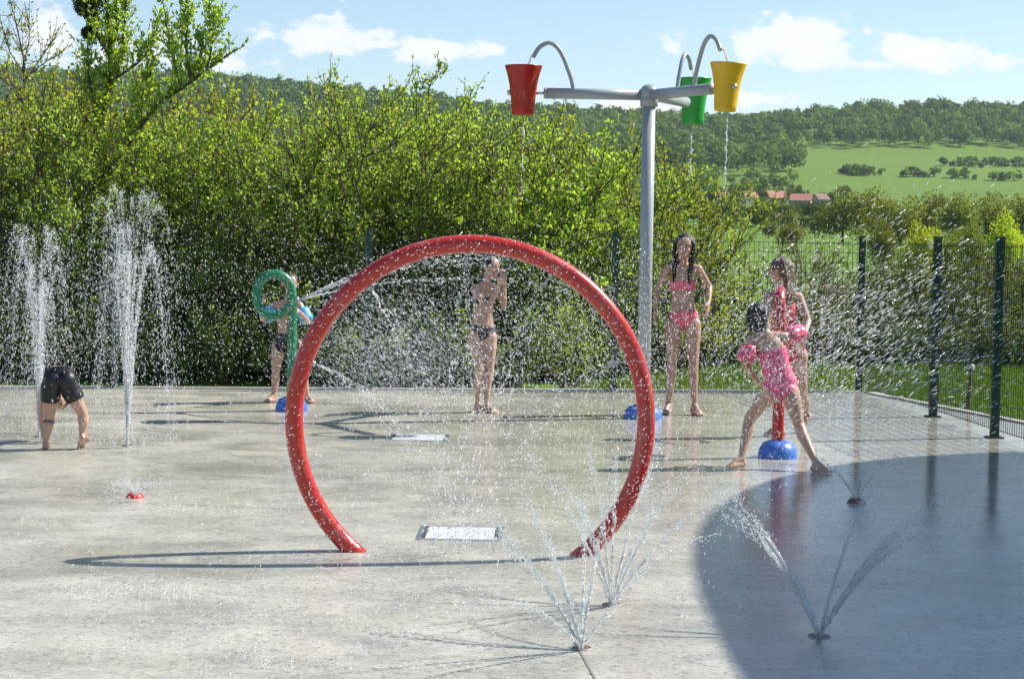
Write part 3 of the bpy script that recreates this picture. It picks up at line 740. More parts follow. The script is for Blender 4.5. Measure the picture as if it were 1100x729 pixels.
# two tall whips rising out of the hedge
for (pts, lab) in (([(448, 230, 0), (447, 130, 0), (448, 95, 0), (446, 78, 0)], 'short thin leafy sapling rising out of the hedge above the hoop'),
                   ([(462, 230, 0), (461, 120, 0), (460, 95, .0), (468, 80, 0), (474, 70, 0)], 'tallest thin leafy sapling rising out of the hedge above the hoop')):
    D = 21.6; b = at(pts[0][0], 400, D); p = px_line([(pts[0][0], 415, 0)] + pts, D) - np.array(b)
    s_ = empty('sapling', b, lab, 'sapling', 'saplings above the hedge')
    lm_ = [(p, .012, .003), (p[-3:] + np.array([[0, 0, 0], [.05, 0, 0], [.12, 0, -.05]]), .005, .002)]
    tl, C, T = shoots(lm_, rng, 11, (.07, .2), 50, .7, .3)
    mbw = tubes_np(lm_, 5); t2 = tubes_np(tl, 3); mbw.add(t2.v, t2.f); mbw.build('stem', M['wood'], s_)
    link('foliage', leaf_mesh('sapling_leaves', C, T, rng.uniform(.04, .07, len(C)), rng, rng.uniform(.2, 1, len(C))), M['leaf'], s_)

# right side: shrubs beyond the lawn
rsh = [(764, 236, 24.5, 'low', 'leaf', 'leafy shrub right of the teenager in pink behind the fence'), (752, 262, 23.8, 'low', 'leaf', 'low green shrub directly behind the teenager in pink'), (800, 282, 25.5, 'low', 'leaf_w', 'olive shrub left of the brown haired girl behind the fence'),
       (862, 243, 30, 'sparse', 'leaf_w', 'tall twiggy shrub with few leaves behind the brown haired girl'), (880, 275, 27, 'sparse', 'leaf_w', 'reddish twiggy shrub just left of the corner fence post'),
       (790, 305, 24.6, 'low', 'leaf', 'low shrub between the teenager and the brown haired girl'), (845, 320, 25.2, 'low', 'leaf_w', 'low olive shrub behind the red sprayer'),
       (903, 318, 25.6, 'low', 'leaf_d', 'low dark shrub behind the corner fence post'), (955, 272, 27.5, 'low', 'leaf_w', 'broad olive shrub between the corner post and the next fence post'),
       (940, 330, 25.0, 'low', 'leaf_d', 'dark low shrub right of the corner fence post'), (1005, 262, 28, 'low', 'leaf_w', 'tall olive shrub behind the second fence post from the corner'),
       (985, 335, 25.2, 'low', 'leaf_d', 'dark low shrub left of the second fence post from the corner'), (1045, 282, 27, 'low', 'leaf_w', 'olive shrub between the two right fence posts'),
       (1035, 340, 25.6, 'low', 'leaf_w', 'low olive shrub near the leaning stake'), (1092, 275, 28, 'low', 'leaf_w', 'twiggy olive shrub at the right photo edge'),
       (1085, 328, 25.2, 'low', 'leaf_d', 'dark low shrub at the right photo edge'), (1150, 290, 26.5, 'low', 'leaf_w', 'olive shrub just outside the right photo edge'), (1195, 280, 28, 'low', 'leaf_w', 'olive shrub a little beyond the right photo edge'), (1235, 290, 27, 'low', 'leaf_w', 'olive shrub well beyond the right photo edge'), (1190, 330, 25.3, 'low', 'leaf_d', 'dark low shrub a little beyond the right photo edge'), (1280, 285, 28, 'low', 'leaf_w', 'olive shrub farthest beyond the right photo edge'),
       (958, 283, 31, 'low', 'leaf_w', 'mid green bush between the corner post and the next post, beyond the low dark ones'), (934, 270, 33, 'low', 'leaf_w', 'mid green bush close right of the corner post, beyond the dark low shrub'), (983, 266, 32, 'low', 'leaf_w', 'mid green bush left of the second post, beyond the dark low shrub'), (1012, 278, 30, 'low', 'leaf_w', 'mid green bush right behind the second post from the corner'), (1030, 262, 34, 'low', 'leaf_w', 'mid green bush between the two right posts, left of the stake'), (1050, 272, 31, 'low', 'leaf_w', 'mid green bush above the leaning stake'), (1064, 266, 33, 'low', 'leaf_w', 'mid green bush just left of the rightmost post'), (1078, 285, 30, 'low', 'leaf_w', 'mid green bush right behind the rightmost post'), (1090, 262, 34, 'low', 'leaf_w', 'mid green bush between the rightmost post and the photo edge'), (1108, 270, 31, 'low', 'leaf_w', 'mid green bush at the extreme right photo edge'), (745, 300, 26, 'low', 'leaf', 'green bush right behind the left arm of the teenager in pink'), (818, 310, 27, 'low', 'leaf_w', 'mid green bush left of the brown haired girl, low in the gap'), (872, 312, 27, 'low', 'leaf_w', 'mid green bush right of the brown haired girl, low in the gap'),
       (925, 296, 29, 'sparse', 'leaf_w', 'thin twiggy shrub right behind the corner fence post'), (1065, 300, 29.5, 'sparse', 'leaf_w', 'thin twiggy shrub behind the rightmost fence post')]
for i, (px, py, D, k, lmn, lab) in enumerate(rsh):
    b = at(px, 400, D); pr = (low if k == 'low' else sparse)[i % (4 if k == 'low' else 2)]; h = (1.6 if k == 'low' else 1.9)
    s = (at(px, py, D).z - GZ) / h * .98
    wd = max(s, .9) * (1.1 if 'mid green bush' in lab else 1)
    put_shrub(pr, 'lawn_shrub', (b.x, D, GZ), rs.uniform(0, 6.28), (wd, wd, s), lab, 'shrub', 'shrubs beyond the lawn on the right', M[lmn], M['twig' if k == 'sparse' else 'wood'])

# lawn blades (uncountable)
def lawn(n, seed):
    rg = np.random.default_rng(seed); P = []
    c = np.stack([rg.uniform(0.6, 8.5, n * 2), rg.uniform(12.5, 26, n * 2)], 1)
    nBC = np.array([-dBC.y, dBC.x]); nAB = np.array([-dAB.y, dAB.x])
    if nBC[0] < 0: nBC = -nBC
    q = c - np.array([B0.x, B0.y])
    keep = ((q @ nBC > .16) & (q[:, 1] < 0.2)) | ((q @ nAB > .16) & (q[:, 1] > -1.5))
    c = c[keep][:n]; m = len(c)
    C = np.concatenate([c, np.full((m, 1), GZ)], 1); T = unit(rg.normal(size=(m, 3)) * .45 + np.array([0, 0, 1.0]))
    return leaf_mesh('grass_blades', C, T, rg.uniform(.03, .08, m), rg, rg.uniform(0, 1, m), .14, .05)
lw = link('grass', lawn(130000, 3), M['grass']); tag(lw, 'short green lawn grass beyond the splash pad', 'grass', kind='stuff')

# ------------------------------------------------------------------ far trees
def far_tree(seed, n, leaf, narrow=1.0):
    rng = np.random.default_rng(seed); K = 16
    cen = unit(rng.normal(size=(K, 3))) * rng.uniform(.15, .62, (K, 1)) * np.array([1, 1, .8]); cen[:, 2] = cen[:, 2] * .9 + .58
    rr = rng.uniform(.2, .36, K); idx = rng.integers(0, K, n)
    v = unit(rng.normal(size=(n, 3))) * (rng.uniform(0, 1, (n, 1)) ** .4)
    C = cen[idx] + v * rr[idx][:, None]; C[:, 2] = np.clip(C[:, 2], .10, None); C[:, :2] *= narrow
    tint = np.clip(rng.normal(.5, .18, n) + (rng.uniform(-.25, .25, K))[idx], 0, 1)
    lm = leaf_mesh('tree_leaves', C, v + rng.normal(size=(n, 3)) * .6, rng.uniform(.6, 1.4, n) * leaf, rng, tint, .8)
    mb = MB(); mb.tube([(0, 0, -.1), (.01, 0, .3), (0, .01, .7)], [.035, .025, .01], 6)
    for k in range(5): mb.tube([(0, 0, .22 + .06 * k), tuple(cen[k] * np.array([narrow, narrow, 1]))], [.016, .005], 5)
    return mb.mesh('tree_trunk'), lm
ft = [far_tree(100 + i, 2600, .075) for i in range(4)]
fw = [far_tree(120 + i, 5200, .045) for i in range(3)]
def put_tree(proto, name, px, D, h, wid, label, cat, group, leaf, z=None):
    x = at(px, 250, D).x; zz = terr(x, D) if z is None else z
    t = empty(name, (x, D, zz - .05), label, cat, group, rs.uniform(0, 6.28)); t.scale = (wid, wid, h)
    for nm, me_, m in (('trunk', proto[0], M['wood']), ('crown', proto[1], M[leaf])):
        o = bpy.data.objects.new(nm, me_); COL.objects.link(o); o.parent = t
        if len(me_.materials) == 0: me_.materials.append(m)
        o.material_slots[0].link = 'OBJECT'; o.material_slots[0].material = m
    return t
# willows beyond the field
wl = [(905, 204, 215, 12, 'dark olive willow at the left end of the willow row, right of the villages roofs'), (935, 207, 220, 13, 'broad olive willow second from the left end of the willow row'), (968, 211, 205, 12, 'olive willow above the first gap between fence posts'),
      (1000, 208, 215, 13, 'olive willow directly above the second fence post from the corner'), (1032, 212, 200, 12, 'olive willow between the two right fence post tops'), (1066, 206, 210, 13, 'yellowish willow above the rightmost fence post'), (1098, 210, 205, 13, 'yellowish willow cut by the right photo edge'), (1135, 210, 205, 13, 'willow just outside the right photo edge'), (1170, 208, 208, 13, 'second willow outside the right photo edge'), (1205, 211, 204, 13, 'third willow outside the right photo edge'), (1240, 209, 210, 13, 'fourth willow outside the right photo edge'), (1280, 210, 206, 13, 'fifth willow outside the right photo edge')]
for i, (px, py, D, w, lab) in enumerate(wl):
    x = at(px, 250, D).x; h = (at(px, py, D).z - terr(x, D)) / 1.1
    put_tree(fw[i % 3], 'willow_tree', px, D, h, w * .42, lab, 'tree', 'willows beyond the field', 'leaf_w')
for i, (px, py, D, w, lab) in enumerate([(986, 240, 62, 2.2, 'small bright yellow green willow bush above the fence near the second post'), (1078, 232, 75, 3.2, 'bright yellow green willow bush above the rightmost fence post'), (1010, 246, 80, 3, 'olive willow bush peeping over the fence right of the second post'), (1045, 240, 85, 3.2, 'olive willow bush over the fence between the right posts'), (950, 240, 95, 3.2, 'brownish willow bush over the fence right of the corner post')]):
    x = at(px, 250, D).x; h = (at(px, py, D).z - terr(x, D)) / 1.1
    put_tree(fw[i % 3], 'willow_bush', px, D, h, w * .5, lab, 'bush', 'willow bushes behind the fence', 'leaf_y' if i < 2 else 'leaf_w')
# trees of the field edge and the village
md = [(754, 215, 470, 15, 'leaf_f', 'wide dark tree at the left end of the field edge trees'), (777, 216, 460, 15, 'leaf_f2', 'wide light tree in the field edge row below the leftmost house'), (800, 219, 465, 14, 'leaf_f', 'wide dark tree in the field edge row below the white house'), (824, 218, 455, 14, 'leaf_f', 'wide dark tree in the field edge row below the middle house'), (848, 219, 465, 14, 'leaf_f2', 'wide light tree in the field edge row between the two widest roofs'), (872, 217, 450, 14, 'leaf_f', 'wide dark tree in the field edge row below the rightmost roof'), (893, 218, 440, 14, 'leaf_f', 'wide dark tree at the right end of the field edge row'),
      (765, 222, 380, 9, 'leaf_f', 'round tree at the field edge left of the village'), (788, 224, 360, 8, 'leaf_f2', 'light tree at the field edge below the small red roofed house'), (812, 228, 370, 8, 'leaf_f', 'dark round tree at the field edge in front of the village'),
      (838, 224, 350, 9, 'leaf_w', 'olive tree in front of the widest red roof'), (858, 226, 360, 8, 'leaf_f2', 'light green tree right in front of the village end'), (880, 226, 300, 7, 'leaf_f', 'dark green bush tree left of the willow row'), (745, 226, 400, 9, 'leaf_f', 'dark tree at the field edge behind the teenager head'), (722, 222, 420, 9, 'leaf_f2', 'light field edge tree just right of the grey post'),
      (700, 226, 400, 8, 'leaf_f', 'dark field edge tree hidden behind the grey post'), (826, 236, 250, 4, 'leaf_w', 'small olive bush at the bright field edge'), (850, 240, 180, 4, 'leaf_w', 'olive bush standing in the bright field')]
for i, (px, py, D, w, lf, lab) in enumerate(md):
    x = at(px, 250, D).x; h = max(1.5, (at(px, py, D).z - terr(x, D)) / 1.1)
    put_tree(ft[i % 4], 'field_tree', px, D, h, w * .5, lab, 'tree', 'trees along the field edge', lf)
vt = [(820, 212, 690, 5, 'leaf_f2', 'small light tree in front of the gap right of the white house'), (850, 213, 690, 4.5, 'leaf_f', 'small dark tree in front of the gap between the two widest roofs'), (790, 207, 712, 6, 'leaf_f2', 'small light tree close left of the white house'), (819, 205, 722, 7, 'leaf_f', 'dark tree close right of the white house'), (849, 204, 725, 7, 'leaf_f2', 'light tree between the middle and the long house'), (764, 203, 715, 8, 'leaf_f', 'dark tree close left of the leftmost house'), (892, 206, 715, 8, 'leaf_f', 'dark tree close right of the grey roofed barn'), (856, 201, 740, 6, 'leaf_f', 'pointed dark tree rising behind the long red roof'), (740, 204, 725, 9, 'leaf_f', 'dark tree well left of the village houses'),
      (752, 196, 770, 9, 'leaf_f', 'dark bushy tree left of the village'), (768, 206, 800, 8, 'leaf_f2', 'light tree at the left village end'), (788, 198, 830, 9, 'leaf_f', 'dark tree between the first two village houses'), (822, 204, 830, 9, 'leaf_f2', 'light tree between the small house and the wide house'),
      (863, 203, 790, 6, 'leaf_f', 'pointed dark tree right behind the rightmost red roof'), (848, 208, 840, 8, 'leaf_f2', 'light tree between the two widest roofs'), (886, 208, 820, 9, 'leaf_f', 'dark tree right of the village'), (906, 200, 850, 10, 'leaf_f', 'dark tree at the foot of the meadow'),
      (905, 189, 1000, 9, 'leaf_f', 'small round tree standing in the meadow left of a taller one'), (923, 187, 1000, 11, 'leaf_f', 'round tree standing alone in the meadow'), (935, 192, 1010, 4, 'leaf_f', 'tiny bush in the meadow right of the round tree')]
for i, (px, py, D, w, lf, lab) in enumerate(vt):
    x = at(px, 250, D).x; h = max(3, (at(px, py, D).z - terr(x, D)) / 1.1)
    put_tree(ft[(i + 1) % 4], 'village_tree', px, D, min(h, 14), w * .5, lab, 'tree', 'trees around the village and meadow', lf)

# forest on the hills: reads as one mass
def blob_proto(seed):
    b = bmesh.new(); bmesh.ops.create_icosphere(b, subdivisions=2, radius=1.0)
    v = np.array([tuple(q.co) for q in b.verts]); f = np.array([[q.index for q in fc.verts] for fc in b.faces]); b.free()
    rg = np.random.default_rng(seed); d = np.zeros(len(v))
    for _ in range(14):
        c = unit(rg.normal(size=3)); d += np.clip((v @ c) - .55, 0, 1) * rg.uniform(.2, .8)
    v = v * (0.72 + d[:, None] * .7) + rg.normal(size=v.shape) * .035
    return v, f
bl = [blob_proto(i) for i in range(8)]
def crowns(name, pts, rads, hts, tints):
    rg = np.random.default_rng(len(pts)); Cs, Ts, Ss, Tn, Vn = [], [], [], [], []
    for (p, r, h, t) in zip(pts, rads, hts, tints):
        n = int(np.clip(70 * r * r / 20, 30, 240)); K = 7
        lob = unit(rg.normal(size=(K, 3)) + np.array([0, -.3, .5])) * rg.uniform(.25, .6, (K, 1)); lr = rg.uniform(.35, .62, K); idx = rg.integers(0, K, n)
        v = unit(rg.normal(size=(n, 3)) + np.array([0, -.45, .35])) * rg.uniform(.7, 1.05, (n, 1))
        q = (lob[idx] + v * lr[idx][:, None]) * np.array([r, r, h * .5]) + np.array([p[0], p[1], p[2] + h * .5])
        Cs.append(q); Ts.append(np.cross(v, rg.normal(size=(n, 3)))); Ss.append(rg.uniform(1.1, 2.4, n)); Vn.append(v + rg.normal(size=(n, 3)) * .35); Tn.append(np.clip(t + rg.normal(0, .13, n) + rg.uniform(-.12, .12, K)[idx], 0, 1))
    C = np.concatenate(Cs); T = np.concatenate(Ts); S = np.concatenate(Ss); Tn = np.concatenate(Tn)
    return leaf_mesh(name, C - unit(T) * S[:, None] * .5, T, S, rg, Tn, .9, .08, np.concatenate(Vn))
def forest_mat(name, a, b):
    m, nt = new_mat(name)
    at_ = N(nt, 'ShaderNodeAttribute', attribute_name='tint'); geo = N(nt, 'ShaderNodeNewGeometry')
    nz = noise(nt, geo.outputs['Position'], .9, 4, .7)
    f = math_(nt, 'MULTIPLY', nz.outputs[0], .5); f2 = math_(nt, 'ADD', f.outputs[0], at_.outputs['Fac']); f3 = math_(nt, 'SUBTRACT', f2.outputs[0], .25)
    mx = mix(nt, a, b, f3.outputs[0])
    p = N(nt, 'ShaderNodeBsdfPrincipled'); L(nt, mx, 2, p, 'Base Color'); p.inputs['Roughness'].default_value = 1; p.inputs['Specular IOR Level'].default_value = 0
    bp_ = N(nt, 'ShaderNodeBump'); bp_.inputs['Strength'].default_value = .9; bp_.inputs['Distance'].default_value = 1.2; L(nt, nz, 0, bp_, 'Height'); L(nt, bp_, 0, p, 'Normal')
    o = N(nt, 'ShaderNodeOutputMaterial'); L(nt, p, 0, o, 0); return m
rg = np.random.default_rng(21)
pts, rad_, ht_, tn_ = [], [], [], []
scr = [[], [], [], []]
D = 745.0
while D < 1540:
    for px in np.arange(-500, 2000, 2000 * 10.5 / D):
        dd = D + rg.uniform(-7, 7); pp = px + rg.uniform(-.8, .8) * 2000 * 10.5 / D
        x = at(pp, 250, dd).x; z = terr(x, dd); yi = yh(pp) - (z - CAM_H) / dd * FPX
        edge = 852 + 10 * math.sin(dd * .05) + (1250 - dd) * .06 * 0
        meadow = pp > edge - max(0, (dd - 1130)) * .06 and dd < 1262 + 6 * math.sin(pp * .06)
        scrub = (dd < 985) and pp < 880
        hedge = False
        if meadow and not hedge: continue
        if scrub and (rg.uniform() < .45 or abs(pp - 545) > 330 and pp > 0): continue
        if not meadow and not scrub and pp < 862 and dd < 1150 and math.sin(pp * .11) * math.sin(dd * .035 + pp * .02) > .62: continue
        sz = rg.uniform(.45, 1.35)
        r, h = (6.0 * sz, 13 * (.6 + .4 * sz) * rg.uniform(.85, 1.2)) if not (scrub or hedge) else ((3.6 * sz, 6.5 * sz) if scrub else (4.6 * sz, 5.5 * sz))
        t = np.clip(rg.normal(.42, .22) + (.18 if scrub else 0), 0, 1)
        pts.append((x, dd, z - .4)); rad_.append(r); ht_.append(h); tn_.append(t)
    D += 10.0 if D < 1300 else 8.5
for (p0, p1, d0, d1, w_) in ((1000, 1330, 1090, 1120, 9), (1035, 1500, 1108, 1120, 7), (940, 1500, 995, 955, 8), (880, 945, 985, 1000, 14)):
    for k in range(int(abs(p1 - p0) * d0 / 2000 / 2.2)):
        u_ = rg.uniform(0, 1); pp = p0 + (p1 - p0) * u_; dd = d0 + (d1 - d0) * u_ + rg.normal(0, w_ * .5); x = at(pp, 250, dd).x
        if math.sin(pp * .13 + d0) > .72 and d0 < 1000: continue
        sz = rg.uniform(.6, 1.2); pts.append((x, dd, terr(x, dd) - .5)); rad_.append(3.6 * sz); ht_.append(5.2 * sz); tn_.append(float(np.clip(rg.normal(.4, .2), 0, 1)))
fo = link('forest', crowns('forest', pts, rad_, ht_, tn_), leaf_mat('forest_leaves', (.066, .112, .034), (.205, .27, .062), .22, 0))
tag(fo, 'dense mixed forest covering the hills behind the valley', 'forest', kind='stuff')

# ------------------------------------------------------------------ village houses
M['roof'] = paint('red_roof_tiles', (.40, .17, .125), .8, 0, .3, 1.2, .4); M['wallw'] = paint('white_house_wall', (.72, .69, .63), .85, 0, .1, .6)
M['wallg'] = paint('grey_house_wall', (.34, .32, .29), .85, 0, .15, .6); M['roofd'] = paint('brown_roof_tiles', (.22, .13, .10), .85, 0, .25, 1.2, .4); M['glass'] = paint('window_glass', (.04, .05, .06), .1)
def house(px, D, w, dp, hw, hr, rz, wall, roof, label):
    x = at(px, 250, D).x; z = terr(x, D)
    t = empty('village_house', (x, D, z), label, 'house', 'houses of the far village', R(rz))
    mb = MB(); a, b = w / 2, dp / 2
    v = [(-a, -b, -1), (a, -b, -1), (a, b, -1), (-a, b, -1), (-a, -b, hw), (a, -b, hw), (a, b, hw), (-a, b, hw), (-a, 0, hw + hr), (a, 0, hw + hr)]
    mb.add(v, [(0, 1, 5, 4), (1, 2, 6, 9, 5), (2, 3, 7, 6), (3, 0, 4, 8, 7)]); mb.build('wall', M[wall], t, False)
    mb = MB(); o = .5; sl = hr / b
    for s in (-1, 1):
        y0 = s * (b + o); z0 = hw - o * sl
        q = [(-a - o, y0, z0), (a + o, y0, z0), (a + o, 0, hw + hr), (-a - o, 0, hw + hr)]
        q2 = [(p[0], p[1], p[2] + .22) for p in q]
        mb.add(q + q2, [(0, 1, 2, 3), (4, 5, 6, 7), (0, 1, 5, 4), (1, 2, 6, 5), (2, 3, 7, 6), (3, 0, 4, 7)])
    rf = mb.build('roof', M[roof], t, False)
    mb = MB(); mb.box((a * .4, b * .3, hw + hr + .2), (.6, .6, 1.8)); mb.build('chimney', M[wall], rf, False)
    for k in range(max(2, int(w / 3))):
        xx = -a + w * (k + .5) / max(2, int(w / 3))
        mb = MB(); mb.box((xx, -b - .02, hw * .55), (1.0, .12, 1.2)); wd = mb.build('window', M['wallw'], t, False)
        mb = MB(); mb.box((xx, -b - .09, hw * .55), (.8, .03, 1.0)); mb.build('pane', M['glass'], wd, False)
house(773, 725, 6, 5.5, 2.0, 1.9, 12, 'wallg', 'roofd', 'small house with a brown roof at the left end of the far village')
house(803, 712, 4.8, 6.5, 2.6, 1.9, 20, 'wallw', 'roof', 'small white house with a bright red roof in the far village')
house(832, 735, 7.0, 7, 2.0, 2.6, 16, 'wallg', 'roof', 'middle house with a wide faded red roof in the far village')
house(860, 690, 7.2, 7, 1.9, 2.2, -14, 'wallg', 'roof', 'long low house with a bright red roof at the right of the far village')
house(880, 712, 5, 5, 2.0, 1.9, 30, 'wallg', 'roofd', 'small grey roofed barn at the right end of the far village')
house(653, 210, 1.6, 2, .9, .4, 0, 'wallw', 'roofd', 'tiny pale shed glimpsed through the hedge left of the grey post')

# leaning stake on the lawn
p = g(1036, 448, GZ); st_ = empty('stake', p, 'thin dark leaning stake on the lawn between the two right fence posts', 'stake')
q = at(1044, 394, p.y + .1) - p
mb = MB(); mb.tube([(0, 0, -.05), tuple(q * .5 + Vector((.01, 0, 0))), tuple(q)], [.024, .021, .018], 10); mb.build('post', M['wood'], st_)
mb = MB(); mb.ellipsoid(q, (Vector((1, 0, 0)), Vector((0, 1, 0)), Vector((0, 0, 1))), (.026, .026, .03), 12, 8); mb.build('post_cap', M['white'], st_)

print('LEAVES', len(protos[0][1].vertices)//4, len(low[0][1].vertices)//4, 'CROWNS', len(pts))

# ------------------------------------------------------------------ people
UP = Vector((0, 0, 1))
def voxel(mb, name, vox, smooth_it=2, fac=.5):
    me = mb.mesh(name); o = bpy.data.objects.new(name, me); COL.objects.link(o)
    m = o.modifiers.new('r', 'REMESH'); m.mode = 'VOXEL'; m.voxel_size = vox; m.use_smooth_shade = True
    s = o.modifiers.new('s', 'SMOOTH'); s.factor = fac; s.iterations = smooth_it
    bpy.context.view_layer.update(); dg = bpy.context.evaluated_depsgraph_get()
    out = bpy.data.meshes.new_from_object(o.evaluated_get(dg)); out.name = name
    bpy.data.objects.remove(o); bpy.data.meshes.remove(me)
    out.polygons.foreach_set('use_smooth', [True] * len(out.polygons)); return out

def ortho(a, ref):
    """unit vector along ref made perpendicular to a"""
    v = ref - a * ref.dot(a)
    return v.normalized() if v.length > 1e-6 else a.orthogonal().normalized()

def make_hand(mb, w, d, n, thumb, s, curl=.35, spread=.12):
    """w wrist, d finger direction, n back-of-hand normal, thumb side vector"""
    d = d.normalized(); n = ortho(d, n); t = ortho(d, thumb); t = (t - n * t.dot(n)).normalized()
    pl, pw = .072 * s, .030 * s
    mb.loft([(w - d * .012 * s, t * .020 * s, n * .015 * s), (w + d * .02 * s, t * .024 * s, n * .015 * s), (w + d * pl * .7, t * pw * 1.05, n * .0145 * s), (w + d * pl, t * pw, n * .011 * s)], 14)
    for k, (off_, ln) in enumerate(((.75, .056), (.25, .064), (-.25, .060), (-.75, .047))):
        b = w + d * pl * .93 + t * (pw * off_); dd = (d + t * off_ * spread - n * curl * .35).normalized()
        p1 = b + dd * ln * .5 * s; d2 = (dd - n * curl).normalized(); p2 = p1 + d2 * ln * .3 * s; d3 = (d2 - n * curl).normalized(); p3 = p2 + d3 * ln * .22 * s
        r = .0088 * max(s, .82)
        mb.capsule(b, r * 1.05, p1, r, 8); mb.capsule(p1, r, p2, r * .95, 8); mb.capsule(p2, r * .95, p3, r * .85, 8)
    b = w + d * pl * .25 + t * pw * .8; d1 = (d * .7 + t * .75 - n * .25).normalized(); p1 = b + d1 * .034 * s; d2 = (d * .9 + t * .35 - n * .35).normalized(); p2 = p1 + d2 * .028 * s
    mb.capsule(b, .0125 * s, p1, .0105 * s, 8); mb.capsule(p1, .0105 * s, p2, .0085 * s, 8)

def make_foot(mb, ank, toe, s, lift=0.0):
    """ank ankle joint; toe = unit direction; sole ends on the ground (or is lifted)"""
    d = toe.normalized(); side = d.cross(UP); side = side.normalized() if side.length > .1 else Vector((1, 0, 0)); up = side.cross(d).normalized()
    L_ = .15 * s * 1.25
    heel = ank - up * .045 * s - d * .030 * s
    ball = heel + d * L_ * .66 - up * .003 * s
    mb.capsule(ank, .028 * s, heel, .027 * s, 10)
    mb.capsule(heel, .027 * s, heel + d * .06 * s, .028 * s, 10); mb.capsule(ank + d * .01 * s, .027 * s, ball + up * .004 * s, .021 * s, 10)
    for k in (-1, 1): mb.capsule(heel + d * .03 * s + side * k * .006 * s, .022 * s, ball + side * k * .018 * s - up * .004 * s, .018 * s, 10)
    for k in range(5):
        o_ = side * (k - 2) * .0125 * s; ln = (.040, .043, .040, .036, .030)[k]
        mb.capsule(ball + o_ - up * .006 * s, .0115 * s, ball + o_ * 1.12 + d * ln * s - up * .009 * s, .009 * s, 8)

